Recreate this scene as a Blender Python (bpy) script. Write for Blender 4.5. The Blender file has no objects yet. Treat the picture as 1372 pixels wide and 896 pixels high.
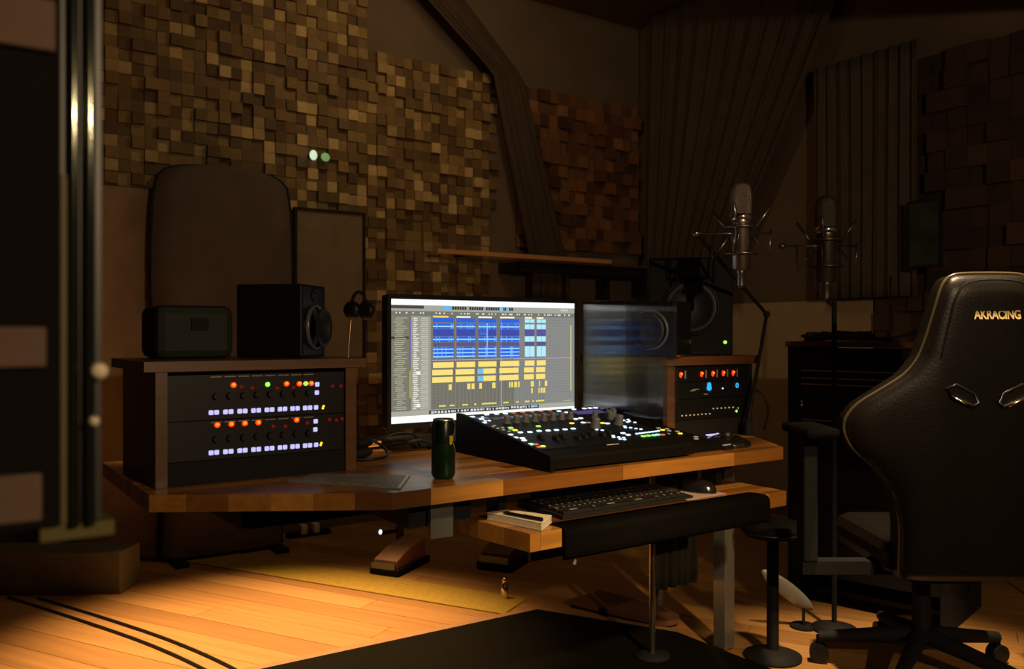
import bpy, bmesh, math, random
from mathutils import Vector, Matrix
random.seed(7)
SC = bpy.context.scene
COL = SC.collection
PI = math.pi
# ------------------------------------------------------------------ camera
# world: x runs along the desk front to the right, y runs to the back wall, z up, metres
cam_d = bpy.data.cameras.new('camera'); cam = bpy.data.objects.new('camera', cam_d); COL.objects.link(cam)
cam.location = (0, 0, 1.09); cam.rotation_euler = (PI/2, 0, math.radians(-34.6))
cam_d.sensor_width = 36.0; cam_d.lens = 30.17; cam_d.clip_start = 0.02
cam_d.dof.use_dof = True; cam_d.dof.focus_distance = 2.45; cam_d.dof.aperture_fstop = 4.0
SC.camera = cam
# ------------------------------------------------------------------ world, lights, exposure
w = bpy.data.worlds.new('world'); SC.world = w; w.use_nodes = True
w.node_tree.nodes['Background'].inputs[0].default_value = (0.35, 0.25, 0.15, 1)
w.node_tree.nodes['Background'].inputs[1].default_value = 0.10
SC.view_settings.view_transform = 'Standard'; SC.view_settings.look = 'None'
SC.view_settings.exposure = 0.0; SC.view_settings.gamma = 1.0
SC.view_settings.use_curve_mapping = False
SC.cycles.use_denoising = True
SC.cycles.sample_clamp_indirect = 3.0
SC.cycles.max_bounces = 8; SC.cycles.transparent_max_bounces = 12

def light(name, kind, loc, aim, power, color, **k):
    d = bpy.data.lights.new(name, kind); d.energy = power; d.color = color
    for a, b in k.items(): setattr(d, a, b)
    o = bpy.data.objects.new(name, d); COL.objects.link(o); o.location = loc
    o.rotation_euler = (Vector(aim) - Vector(loc)).to_track_quat('-Z', 'Y').to_euler()
    return o
WARM = (1.0, 0.62, 0.30)
# added unseen warm spot, brightens the floor behind the desk without a fixture
light('added_floor_spot', 'SPOT', (1.15, 3.55, 3.05), (1.0, 2.95, 0), 1500, (1.0, 0.65, 0.32), spot_size=math.radians(40), spot_blend=1.0, shadow_soft_size=0.09)
# added unseen area light that brightens the block wall
light('wall_fill', 'AREA', (2.15, 3.3, 3.05), (2.45, 4.6, 2.0), 6.0, (1.0, 0.66, 0.30), shape='RECTANGLE', size=0.9, size_y=0.2)
# bare bulb of the booth on this side of the window
light('booth_bulb', 'POINT', (0.75, -1.35, 1.775), (1.6, 2.0, 0.8), 110, (1.0, 0.70, 0.40), shadow_soft_size=0.03)
# downlight above the right-hand side of the room
light('chair_downlight', 'SPOT', (2.28, 1.00, 3.05), (2.50, 1.33, 1.2), 560, (1.0, 0.72, 0.42), spot_size=math.radians(27), spot_blend=0.9, shadow_soft_size=0.06)
# warm spot of the booth shining through the window at the desk front
light('desk_spot', 'SPOT', (1.2, -0.3, 2.0), (1.62, 1.70, 0.66), 290, (1.0, 0.68, 0.33), spot_size=math.radians(36), spot_blend=1.0, shadow_soft_size=0.06)

# ------------------------------------------------------------------ materials
def lin(c):
    return tuple((x/12.92 if x <= 0.04045 else ((x+0.055)/1.055)**2.4) for x in c)
def rgb(r, g, b): return lin((r/255., g/255., b/255.))
def nt(name):
    m = bpy.data.materials.new(name); m.use_nodes = True
    return m, m.node_tree, m.node_tree.nodes['Principled BSDF']
def mat(name, col, rough=0.5, metal=0.0, spec=0.5, noise=0.0, scale=20.0, bump=0.0, coat=0.0):
    m, t, p = nt(name)
    p.inputs['Base Color'].default_value = (*col, 1); p.inputs['Roughness'].default_value = rough
    p.inputs['Metallic'].default_value = metal; p.inputs['Specular IOR Level'].default_value = spec
    p.inputs['Coat Weight'].default_value = coat
    if noise or bump:
        tc = t.nodes.new('ShaderNodeTexCoord'); n = t.nodes.new('ShaderNodeTexNoise')
        n.inputs['Scale'].default_value = scale; n.inputs['Detail'].default_value = 6
        t.links.new(tc.outputs['Object'], n.inputs['Vector'])
        if noise:
            r = t.nodes.new('ShaderNodeValToRGB')
            r.color_ramp.elements[0].color = (*[c*(1-noise) for c in col], 1)
            r.color_ramp.elements[1].color = (*[min(1, c*(1+noise)) for c in col], 1)
            r.color_ramp.elements[0].position = 0.3; r.color_ramp.elements[1].position = 0.7
            t.links.new(n.outputs['Fac'], r.inputs[0]); t.links.new(r.outputs[0], p.inputs['Base Color'])
        if bump:
            b = t.nodes.new('ShaderNodeBump'); b.inputs['Strength'].default_value = bump; b.inputs['Distance'].default_value = 0.01
            t.links.new(n.outputs['Fac'], b.inputs['Height']); t.links.new(b.outputs[0], p.inputs['Normal'])
    return m
def emit(name, col, s):
    m, t, p = nt(name)
    p.inputs['Base Color'].default_value = (*[c*0.3 for c in col], 1); p.inputs['Roughness'].default_value = 0.4
    p.inputs['Emission Color'].default_value = (*col, 1); p.inputs['Emission Strength'].default_value = s
    return m
def piece_mat(name, cols, rough, grain_scale=(1, 1, 1), grain=0.25, coat=0.0, spec=0.5, bump=0.05):
    """wood whose tone changes from piece to piece (object random + island random), with grain stretched along the piece"""
    m, t, p = nt(name); N = t.nodes.new; L = t.links.new
    oi = N('ShaderNodeObjectInfo'); ge = N('ShaderNodeNewGeometry'); ad = N('ShaderNodeMath'); ad.operation = 'ADD'
    fr = N('ShaderNodeMath'); fr.operation = 'FRACT'
    L(oi.outputs['Random'], ad.inputs[0]); L(ge.outputs['Random Per Island'], ad.inputs[1]); L(ad.outputs[0], fr.inputs[0])
    cr = N('ShaderNodeValToRGB'); cr.color_ramp.interpolation = 'LINEAR'
    els = cr.color_ramp.elements
    els[0].position = 0.0; els[0].color = (*cols[0], 1); els[1].position = 1.0; els[1].color = (*cols[-1], 1)
    for i in range(1, len(cols)-1): els.new(i/(len(cols)-1)).color = (*cols[i], 1)
    L(fr.outputs[0], cr.inputs[0])
    tc = N('ShaderNodeTexCoord'); mp = N('ShaderNodeMapping'); mp.inputs['Scale'].default_value = grain_scale
    mx = N('ShaderNodeVectorMath'); mx.operation = 'ADD'
    cb = N('ShaderNodeCombineXYZ'); sc = N('ShaderNodeMath'); sc.operation = 'MULTIPLY'; sc.inputs[1].default_value = 37.0
    L(fr.outputs[0], sc.inputs[0]); L(sc.outputs[0], cb.inputs[0]); L(sc.outputs[0], cb.inputs[1])
    L(tc.outputs['Object'], mp.inputs[0]); L(mp.outputs[0], mx.inputs[0]); L(cb.outputs[0], mx.inputs[1])
    n = N('ShaderNodeTexNoise'); n.inputs['Scale'].default_value = 1.0; n.inputs['Detail'].default_value = 8; n.inputs['Roughness'].default_value = 0.65
    L(mx.outputs[0], n.inputs['Vector'])
    mr = N('ShaderNodeMapRange'); mr.inputs[1].default_value = 0.25; mr.inputs[2].default_value = 0.75; mr.inputs[3].default_value = 1-grain; mr.inputs[4].default_value = 1+grain
    L(n.outputs['Fac'], mr.inputs[0])
    vm = N('ShaderNodeVectorMath'); vm.operation = 'SCALE'; L(cr.outputs[0], vm.inputs[0]); L(mr.outputs[0], vm.inputs['Scale'])
    L(vm.outputs[0], p.inputs['Base Color']); p.inputs['Roughness'].default_value = rough; p.inputs['Coat Weight'].default_value = coat
    p.inputs['Coat Roughness'].default_value = 0.25; p.inputs['Specular IOR Level'].default_value = spec
    if bump:
        b = N('ShaderNodeBump'); b.inputs['Strength'].default_value = bump; b.inputs['Distance'].default_value = 0.005
        L(n.outputs['Fac'], b.inputs['Height']); L(b.outputs[0], p.inputs['Normal'])
    return m
M = {}
M['plaster'] = mat('plaster_brown', (0.12, 0.085, 0.058), 0.9, noise=0.12, scale=3, bump=0.05)
M['plaster_dark'] = mat('plaster_dark', (0.035, 0.027, 0.02), 0.9, noise=0.15, scale=3)
M['plaster_black'] = mat('plaster_black', (0.007, 0.006, 0.005), 0.95, spec=0.1)
M['ceiling'] = mat('ceiling_paint', (0.10, 0.072, 0.05), 0.9, noise=0.1, scale=2)
M['wainscot'] = mat('wainscot_paint', (0.36, 0.28, 0.17), 0.75, noise=0.1, scale=4)
M['baseboard'] = mat('baseboard_paint', (0.16, 0.12, 0.085), 0.6)
M['subfloor'] = mat('subfloor', (0.05, 0.025, 0.01), 0.9)
M['floor'] = piece_mat('floor_oak', [(0.30, 0.135, 0.036), (0.42, 0.205, 0.058), (0.36, 0.165, 0.044), (0.50, 0.255, 0.080)], 0.42, (1.2, 30, 30), 0.22, coat=0.15)
M['stave'] = piece_mat('acacia_staves', [(0.085, 0.028, 0.005), (0.40, 0.165, 0.026), (0.16, 0.055, 0.009), (0.56, 0.26, 0.048), (0.26, 0.098, 0.015)], 0.32, (3, 60, 60), 0.3, coat=0.25)
M['block'] = piece_mat('block_wood', [(0.060, 0.032, 0.011), (0.105, 0.062, 0.021), (0.15, 0.092, 0.032), (0.22, 0.142, 0.054), (0.075, 0.042, 0.013), (0.26, 0.175, 0.068), (0.46, 0.33, 0.15)], 0.75, (30, 30, 30), 0.2)
M['block_red'] = piece_mat('block_wood_red', [(0.050, 0.020, 0.009), (0.11, 0.042, 0.016), (0.19, 0.080, 0.030), (0.07, 0.027, 0.011), (0.26, 0.115, 0.045)], 0.75, (30, 30, 30), 0.2)
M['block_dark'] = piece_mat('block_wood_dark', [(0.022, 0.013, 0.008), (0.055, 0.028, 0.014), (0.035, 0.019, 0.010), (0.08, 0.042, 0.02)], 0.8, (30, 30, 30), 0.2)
M['backing'] = mat('block_backing', (0.035, 0.021, 0.010), 0.9)
M['wood_brown'] = piece_mat('rack_wood', [(0.11, 0.045, 0.016), (0.16, 0.066, 0.023)], 0.4, (4, 50, 50), 0.3)
M['wood_rail'] = piece_mat('rail_wood', [(0.46, 0.22, 0.09), (0.55, 0.27, 0.11)], 0.4, (4, 60, 60), 0.25)
M['gloss_black'] = mat('gloss_black', (0.008, 0.008, 0.009), 0.16, spec=0.8, coat=0.6)
M['black'] = mat('satin_black', (0.006, 0.006, 0.0065), 0.45, spec=0.35)
M['matte_black'] = mat('matte_black', (0.009, 0.0085, 0.008), 0.75, spec=0.25)
M['console'] = mat('console_grey_black', (0.004, 0.0032, 0.0026), 0.6, spec=0.1, noise=0.1, scale=60)
M['console_face'] = mat('console_face', (0.003, 0.0033, 0.005), 0.5, spec=0.15)
M['leather'] = mat('padded_vinyl', (0.003, 0.0025, 0.002), 0.8, spec=0.06, noise=0.15, scale=180, bump=0.08)
M['chair'] = mat('chair_leatherette', (0.009, 0.0065, 0.0045), 0.38, spec=0.45, noise=0.12, scale=150, bump=0.08)
M['piping'] = mat('piping_rim_highlight', (0.10, 0.075, 0.04), 0.3)  # piping colour lightened to carry the rim highlight
M['letter'] = mat('embroidered_letters', (0.85, 0.64, 0.30), 0.5)
M['gilt'] = mat('brass_trim', (0.75, 0.55, 0.28), 0.25, metal=1)
M['chrome'] = mat('chrome', (0.78, 0.74, 0.68), 0.16, metal=1)
M['nickel'] = mat('satin_nickel', (0.48, 0.42, 0.37), 0.3, metal=1)
M['grille'] = mat('mic_grille_mesh', (0.42, 0.33, 0.27), 0.4, metal=0.9, noise=0.35, scale=420, bump=0.6)
M['steel_grey'] = mat('grey_steel', (0.20, 0.20, 0.19), 0.4, metal=0.7)
M['curtain'] = mat('curtain_brown', (0.055, 0.037, 0.024), 0.9, noise=0.15, scale=8)
M['curtain_dark'] = mat('curtain_dark', (0.042, 0.026, 0.015), 0.9, noise=0.15, scale=8)
M['curtain_grey'] = mat('curtain_grey', (0.065, 0.050, 0.036), 0.9, noise=0.15, scale=8)
M['padding'] = mat('padded_fabric_brown', (0.075, 0.055, 0.042), 0.85, noise=0.2, scale=6, bump=0.1)
M['beige'] = mat('beige_fabric', (0.24, 0.17, 0.105), 0.9, noise=0.15, scale=8, bump=0.05)
M['tan'] = mat('tan_panel', (0.15, 0.11, 0.07), 0.9, noise=0.12, scale=10)
M['paper'] = mat('paper', (0.82, 0.75, 0.58), 0.8)
M['paper_edge'] = mat('paper_edge', (0.58, 0.53, 0.42), 0.8, noise=0.2, scale=300)
M['mauve'] = mat('mauve_card', (0.50, 0.37, 0.36), 0.6)
M['sheet'] = mat('printed_sheet', (0.26, 0.25, 0.19), 0.5, noise=0.2, scale=14)
M['sheet_pale'] = mat('sheet_pale', (0.42, 0.42, 0.33), 0.3)
M['can_green'] = mat('can_green', (0.010, 0.035, 0.012), 0.28, metal=0.55, noise=0.3, scale=25)
M['can_dark'] = mat('can_dark', (0.006, 0.016, 0.012), 0.25, metal=0.5)
M['yellow'] = mat('can_yellow', (0.45, 0.34, 0.03), 0.4)
M['alu'] = mat('aluminium', (0.7, 0.7, 0.7), 0.3, metal=1)
M['olive'] = mat('olive_seal', (0.085, 0.066, 0.006), 0.6)
M['frame_dark'] = mat('frame_dark', (0.020, 0.020, 0.017), 0.4)
M['frame_profile'] = mat('frame_profile', (0.13, 0.14, 0.11), 0.09, metal=1.0)
M['brick_tan'] = mat('tan_tile', (0.10, 0.058, 0.036), 0.8, noise=0.15, scale=30)
M['cream'] = mat('cream_knob', (0.75, 0.66, 0.46), 0.3)
M['rug'] = mat('rug_black', (0.006, 0.0045, 0.002), 0.95, spec=0.05, noise=0.4, scale=160, bump=0.5)
M['rug_edge'] = mat('rug_edge', (0.28, 0.13, 0.045), 0.8)
M['streak'] = mat('streak_ochre', (0.34, 0.20, 0.012), 0.75, noise=0.15, scale=60, bump=0.2)  # ochre of a reflected light band, painted as a floor strip
M['slab'] = mat('slab_reddish', (0.13, 0.052, 0.023), 0.6, noise=0.15, scale=8)
M['mat_grey'] = mat('grey_green_top', (0.17, 0.16, 0.11), 0.7, noise=0.2, scale=8)
M['pale_blade'] = mat('pale_plate', (0.33, 0.30, 0.25), 0.45, metal=0.3)
M['white_plastic'] = mat('white_plastic', (0.7, 0.65, 0.55), 0.4)
M['green_paint'] = mat('picture_green', (0.018, 0.034, 0.016), 0.6, noise=0.6, scale=9)
M['key'] = mat('key_black', (0.016, 0.015, 0.014), 0.4)
M['legend'] = mat('key_legend', (0.35, 0.33, 0.28), 0.6)
M['cone'] = mat('speaker_cone', (0.012, 0.011, 0.011), 0.55)
M['ring'] = mat('speaker_ring', (0.16, 0.155, 0.15), 0.3, metal=0.3)
M['leg_steel'] = mat('leg_steel', (0.42, 0.39, 0.34), 0.35, metal=0.8)
M['line'] = mat('rack_line', (0.42, 0.35, 0.31), 0.4, metal=0.3)
M['led_w'] = emit('led_white', (0.58, 0.56, 1.0), 1.0)
M['led_b'] = emit('led_bluewhite', (0.62, 0.80, 1.0), 1.6)
M['led_r'] = emit('led_red', (1.0, 0.035, 0.004), 2.2)
M['led_o'] = emit('led_orange', (1.0, 0.16, 0.01), 2.6)
M['led_g'] = emit('led_green', (0.35, 1.0, 0.10), 1.3)
M['led_mint'] = emit('led_mint', (0.25, 1.0, 0.45), 1.6)
M['led_y'] = emit('led_yellow', (1.0, 0.80, 0.04), 1.3)
M['led_p'] = emit('led_pink', (0.9, 0.6, 1.0), 1.5)
M['led_c'] = emit('led_cyan', (0.03, 0.45, 0.95), 1.0)
M['led_dim'] = emit('led_dimgrey', (0.55, 0.52, 0.42), 0.30)
M['led_dimr'] = emit('led_dimred', (0.9, 0.25, 0.15), 0.45)
M['dot_faint'] = emit('dot_faintred', (0.6, 0.02, 0.01), 0.12)  # weak red glow, also used for reflected LED dots
M['disp_blue'] = emit('display_blue', (0.10, 0.22, 0.40), 0.35)
M['disp_violet'] = emit('display_violet', (0.13, 0.10, 0.45), 0.35)
M['disp_dim'] = emit('display_dim', (0.06, 0.07, 0.13), 0.25)
M['bead_white'] = emit('bead_white', (0.80, 1.0, 0.72), 0.75)
M['bead_green'] = emit('bead_green', (0.35, 0.75, 0.22), 0.32)
pm, pt_, pp = nt('clear_glass')
tb = pt_.nodes.new('ShaderNodeBsdfTransparent'); tb.inputs[0].default_value = (1, 1, 1, 1)
pt_.links.new(tb.outputs[0], pt_.nodes['Material Output'].inputs[0]); M['glass'] = pm
sm_, st_, sp_ = nt('screen_picture')
va = st_.nodes.new('ShaderNodeVertexColor'); va.layer_name = 'Col'
em = st_.nodes.new('ShaderNodeEmission'); em.inputs[1].default_value = 1.12
st_.links.new(va.outputs[0], em.inputs[0]); st_.links.new(em.outputs[0], st_.nodes['Material Output'].inputs[0]); M['screen'] = sm_

# ------------------------------------------------------------------ mesh helpers
class MB:
    """collects shapes; build() links them as ONE mesh object"""
    def __init__(s): s.v = []; s.f = []; s.sm = []; s.mi = []
    def add(s, v, f, smooth=False, mi=0):
        o = len(s.v); s.v += [tuple(p) for p in v]
        for q in f: s.f.append(tuple(i+o for i in q)); s.sm.append(smooth); s.mi.append(mi)
        return s
    def box(s, x0, x1, y0, y1, z0, z1, mi=0, bev=0.0, R=None):
        if bev > 0:
            bm = bmesh.new(); bmesh.ops.create_cube(bm, size=1)
            for q in bm.verts: q.co = Vector((x0+(q.co.x+.5)*(x1-x0), y0+(q.co.y+.5)*(y1-y0), z0+(q.co.z+.5)*(z1-z0)))
            bmesh.ops.bevel(bm, geom=bm.edges[:], offset=bev, segments=2, affect='EDGES', profile=0.5)
            bm.verts.ensure_lookup_table(); bm.verts.index_update()
            v = [q.co.copy() for q in bm.verts]; f = [[q.index for q in g.verts] for g in bm.faces]; bm.free()
        else:
            v = [Vector(p) for p in ((x0,y0,z0),(x1,y0,z0),(x1,y1,z0),(x0,y1,z0),(x0,y0,z1),(x1,y0,z1),(x1,y1,z1),(x0,y1,z1))]
            f = [(3,2,1,0),(4,5,6,7),(0,1,5,4),(1,2,6,5),(2,3,7,6),(3,0,4,7)]
        if R is not None: v = [R @ p for p in v]
        return s.add(v, f, False, mi)
    def cyl(s, p0, p1, r0, r1=None, n=16, mi=0, cap=True, smooth=True):
        r1 = r0 if r1 is None else r1; p0 = Vector(p0); p1 = Vector(p1)
        q = (p1-p0).to_track_quat('Z', 'Y'); v = []
        for p, r in ((p0, r0), (p1, r1)):
            for i in range(n):
                a = 2*PI*i/n; v.append(p + q @ Vector((r*math.cos(a), r*math.sin(a), 0)))
        s.add(v, [(i, (i+1) % n, n+(i+1) % n, n+i) for i in range(n)], smooth, mi)
        if cap: s.add(v[:n], [tuple(range(n-1, -1, -1))], False, mi); s.add(v[n:], [tuple(range(n))], False, mi)
        return s
    def lathe(s, prof, c=(0,0,0), q=None, n=24, mi=0, smooth=True):
        c = Vector(c); v = []
        for r, z in prof:
            for i in range(n):
                a = 2*PI*i/n; p = Vector((r*math.cos(a), r*math.sin(a), z)); v.append(c + (q @ p if q is not None else p))
        f = []
        for k in range(len(prof)-1):
            for i in range(n): f.append((k*n+i, k*n+(i+1) % n, (k+1)*n+(i+1) % n, (k+1)*n+i))
        return s.add(v, f, smooth, mi)
    def tube(s, pts, r, n=8, mi=0, closed=False):
        pts = [Vector(p) for p in pts]; m = len(pts); v = []; up = Vector((0, 0, 1))
        for i, p in enumerate(pts):
            d = (pts[(i+1) % m] - pts[i-1]) if closed else (pts[min(i+1, m-1)] - pts[max(i-1, 0)])
            d.normalize(); a = d.cross(up)
            if a.length < 1e-3: a = d.cross(Vector((1, 0, 0)))
            a.normalize(); b = a.cross(d)
            for k in range(n):
                t = 2*PI*k/n; v.append(p + a*r*math.cos(t) + b*r*math.sin(t))
        f = []
        for i in range(m if closed else m-1):
            j = (i+1) % m
            for k in range(n): f.append((i*n+k, i*n+(k+1) % n, j*n+(k+1) % n, j*n+k))
        if not closed: f += [tuple(range(n-1, -1, -1)), tuple((m-1)*n+k for k in range(n))]
        return s.add(v, f, True, mi)
    def prism(s, poly, z0, z1, mi=0):
        """polygon in x,y (counter-clockwise) extruded in z"""
        n = len(poly); v = [(x, y, z0) for x, y in poly] + [(x, y, z1) for x, y in poly]
        return s.add(v, [tuple(range(n-1, -1, -1)), tuple(range(n, 2*n))] + [(i, (i+1) % n, n+(i+1) % n, n+i) for i in range(n)], False, mi)
    def prism_x(s, poly, x0, x1, mi=0):
        """polygon in y,z extruded in x"""
        n = len(poly); v = [(x0, y, z) for y, z in poly] + [(x1, y, z) for y, z in poly]
        return s.add(v, [tuple(range(n-1, -1, -1)), tuple(range(n, 2*n))] + [(i, (i+1) % n, n+(i+1) % n, n+i) for i in range(n)], False, mi)
    def ell(s, c, r, R=None, n=20, m=12, mi=0):
        v = []; c = Vector(c)
        for j in range(m+1):
            t = PI*j/m
            for i in range(n):
                a = 2*PI*i/n; p = Vector((r[0]*math.sin(t)*math.cos(a), r[1]*math.sin(t)*math.sin(a), r[2]*math.cos(t)))
                v.append(c + (R @ p if R is not None else p))
        return s.add(v, [(j*n+i, (j+1)*n+i, (j+1)*n+(i+1) % n, j*n+(i+1) % n) for j in range(m) for i in range(n)], True, mi)
    def mesh(s, name, mats, off=(0, 0, 0), fix=True):
        me = bpy.data.meshes.new(name); o = Vector(off)
        me.from_pydata([Vector(p)-o for p in s.v], [], s.f)
        me.polygons.foreach_set('use_smooth', s.sm); me.polygons.foreach_set('material_index', s.mi)
        for m in (mats if isinstance(mats, (list, tuple)) else [mats]): me.materials.append(m)
        if fix:
            bm = bmesh.new(); bm.from_mesh(me); bmesh.ops.recalc_face_normals(bm, faces=bm.faces[:]); bm.to_mesh(me); bm.free()
        me.update(); return me
    def build(s, name, mats, parent=None, off=None, loc=None):
        """coordinates are world for a top-level mesh, local to the thing for a part (see World())"""
        me = s.mesh(name, mats, off or (0, 0, 0))
        o = bpy.data.objects.new(name, me); COL.objects.link(o)
        if parent is not None: o.parent = parent
        if loc is not None: o.location = loc
        return o
def link(name, me, parent=None, loc=(0, 0, 0), rot=None, scale=None):
    o = bpy.data.objects.new(name, me); COL.objects.link(o); o.parent = parent; o.location = loc
    if rot: o.rotation_euler = rot
    if scale: o.scale = scale
    return o
def tag(o, label=None, cat=None, group=None, kind=None):
    if label: o['label'] = label
    if cat: o['category'] = cat
    if group: o['group'] = group
    if kind: o['kind'] = kind
    return o
def thing(name, label, cat, loc=(0, 0, 0), rz=0.0, group=None):
    o = bpy.data.objects.new(name, None); COL.objects.link(o); o.empty_display_size = 0.05
    o.location = loc; o.rotation_euler = (0, 0, rz); return tag(o, label, cat, group)
def solo(mb, name, m, label, cat, base, group=None):
    o = mb.build(name, m, None, off=base); o.location = base; return tag(o, label, cat, group)
def struct(mb, name, m, parent=None):
    o = mb.build(name, m, parent)
    if parent is None: o['kind'] = 'structure'
    return o
def clip(poly, a, b, c):
    """keep the side a*x+b*y<=c"""
    out = []
    for i in range(len(poly)):
        p, q = poly[i], poly[(i+1) % len(poly)]; dp = a*p[0]+b*p[1]-c; dq = a*q[0]+b*q[1]-c
        if dp <= 0: out.append(p)
        if dp*dq < 0:
            t = dp/(dp-dq); out.append((p[0]+(q[0]-p[0])*t, p[1]+(q[1]-p[1])*t))
    return out
def clip_poly(poly, hull):
    for i in range(len(hull)):
        (x0, y0), (x1, y1) = hull[i], hull[(i+1) % len(hull)]
        a, b = (y1-y0), -(x1-x0); poly = clip(poly, a, b, a*x0+b*y0)
        if len(poly) < 3: return []
    return poly
def area(p): return abs(sum(p[i][0]*p[(i+1) % len(p)][1]-p[(i+1) % len(p)][0]*p[i][1] for i in range(len(p))))/2
def curve_pts(pts, n=8):
    """smooth (Catmull-Rom) path through the points"""
    P = [Vector(p) for p in pts]; P = [2*P[0]-P[1]] + P + [2*P[-1]-P[-2]]; out = []
    for i in range(1, len(P)-2):
        for k in range(n):
            t = k/n; a, b, c, d = P[i-1], P[i], P[i+1], P[i+2]
            out.append(0.5*((2*b)+(c-a)*t+(2*a-5*b+4*c-d)*t*t+(3*b-a-3*c+d)*t**3))
    out.append(P[-2]); return out
def rotz(a): return Matrix.Rotation(a, 3, 'Z')

# ------------------------------------------------------------------ room shell
X0, X1, Y0, Y1, ZC = -0.65, 4.3, 0.80, 4.6, 3.3
fl = MB().box(X0, X1, -1.6, Y1, -0.12, -0.016).build('floor', M['subfloor']); fl['kind'] = 'structure'
struct(MB().box(X0-0.1, X1+0.1, Y0, Y1+0.1, ZC, ZC+0.1), 'ceiling', M['ceiling'])
struct(MB().box(X0-0.1, X1+0.1, Y1, Y1+0.1, -0.12, ZC), 'wall_back', M['plaster'])
struct(MB().box(X1, X1+0.1, -1.6, Y1, -0.12, ZC), 'wall_right', M['plaster'])
struct(MB().box(X0-0.1, X0, -1.6, Y1, -0.12, ZC), 'wall_left', M['plaster_dark'])
# the wall with the studio window between booth and control room
wf = MB()
wf.box(X0, 0.094, Y0-0.02, Y0+0.10, 0.935, ZC); wf.box(X0, 0.094, Y0-0.02, Y0+0.10, -0.016, 0.30)
wf.box(0.094, X1, Y0-0.02, Y0+0.10, -0.016, 0.30); wf.box(0.094, X1, Y0-0.02, Y0+0.10, 2.35, ZC)
struct(wf, 'wall_front', M['plaster_black'])
struct(MB().box(X0, X1, Y1-0.018, Y1, -0.012, 0.09), 'baseboard_back', M['baseboard'])
struct(MB().box(X1-0.018, X1, 0.95, Y1-0.02, -0.012, 0.09), 'baseboard_right', M['baseboard'])
struct(MB().box(X1-0.012, X1-0.0005, 2.74, Y1-0.002, 0.092, 1.285), 'trim_1', M['wainscot'])
# floor planks, laid at an angle
E1 = Vector((0.478, -0.878)); E2 = Vector((0.878, 0.478)); hull = [(X0, 0.92), (X1, 0.92), (X1, Y1), (X0, Y1)]
PW = 0.125
lanes = range(-4, 48)
for k in lanes:
    b0 = -0.6 + k*PW; a = -4.6 + random.uniform(0, 1.2)
    while a < 2.2:
        ln = random.uniform(1.0, 1.9)
        q = [E1*(a+0.001) + E2*(b0+0.001), E1*(a+0.001) + E2*(b0+PW-0.001), E1*(a+ln-0.001) + E2*(b0+PW-0.001), E1*(a+ln-0.001) + E2*(b0+0.001)]
        poly = clip_poly([(p.x, p.y) for p in q], hull)
        if len(poly) >= 3 and area(poly) > 0.004:
            if sum(poly[i][0]*poly[(i+1) % len(poly)][1]-poly[(i+1) % len(poly)][0]*poly[i][1] for i in range(len(poly))) < 0: poly = poly[::-1]
            cx = sum(p[0] for p in poly)/len(poly); cy = sum(p[1] for p in poly)/len(poly); th = math.atan2(E1.y, E1.x)
            c, s = math.cos(-th), math.sin(-th)
            loc = [((x-cx)*c-(y-cy)*s, (x-cx)*s+(y-cy)*c) for x, y in poly]
            o = link('floor_plank', MB().prism(loc, -0.016, random.uniform(-0.0008, 0)).mesh('floor_plank', M['floor']), fl, (cx, cy, 0), (0, 0, th))
        a += ln

# window frame on the left edge, its pane, the knobs
win = tag(bpy.data.objects.new('window_1', None), kind='structure'); COL.objects.link(win); win.location = (0.11, Y0, 0.30)
def wl(mb, name, m): return mb.build(name, m, win, off=(0.11, Y0, 0.30))
wl(MB().box(0.0945, 0.125, Y0-0.012, Y0+0.08, 0.935, 2.349), 'window_jamb', M['frame_dark'])
wl(MB().cyl((0.1035, Y0-0.016, 0.932), (0.1035, Y0-0.016, 2.348), 0.0045, n=20), 'window_profile', M['frame_profile'])
wl(MB().cyl((0.1155, Y0-0.016, 0.932), (0.1155, Y0-0.016, 2.348), 0.0045, n=20), 'window_profile', M['frame_profile'])
wl(MB().box(0.0945, 0.0985, Y0-0.017, Y0-0.012, 0.935, 1.22), 'window_seal', M['olive'])
wl(MB().box(X0+0.002, 0.126, Y0+0.02, Y0+0.026, 0.303, 0.932), 'window_pane', M['glass'])
wl(MB().box(0.080, 0.135, Y0-0.014, Y0+0.02, 0.922, 0.934), 'window_rail', M['olive'])
wl(MB().box(0.126, X1-0.002, Y0+0.02, Y0+0.026, 0.303, 2.347), 'window_pane', M['glass'])
for i, (x, z, r, lab) in enumerate(((0.1215, 1.06, 0.0068, 'larger round cream knob on the window frame, above the small one'), (0.1175, 1.019, 0.0042, 'small round cream knob on the window frame, below the larger one'))):
    t = thing('window_knob', lab, 'knob', (x, Y0-0.012, z))
    q = Vector((0, -1, 0)).to_track_quat('Z', 'Y')
    MB().lathe([(0, 0.020), (r*0.7, 0.019), (r, 0.015), (r*0.9, 0.010), (r*0.5, 0.008)], q=q, n=20).build('knob_face', M['cream'], t)
    MB().lathe([(r*0.5, 0.010), (r*0.5, 0.0), (0, 0.0)], q=q, n=16).build('knob_stem', M['nickel'], t)
for x0, x1, z0, z1, lab in ((0.02, 0.0895, 1.316, 1.357, 'tan tile on the dark wall left of the window, topmost of three'),
                            (0.02, 0.083, 1.064, 1.096, 'tan tile on the dark wall left of the window, middle one at knob height'),
                            (0.02, 0.080, 0.942, 0.980, 'tan tile on the dark wall left of the window, lowest of three')):
    solo(MB().box(x0, x1, Y0-0.028, Y0-0.0205, z0, z1, bev=0.002), 'wall_tile', M['brick_tan'], lab, 'tile', ((x0+x1)/2, Y0-0.02, z0), 'tan tiles left of the window')

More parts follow.
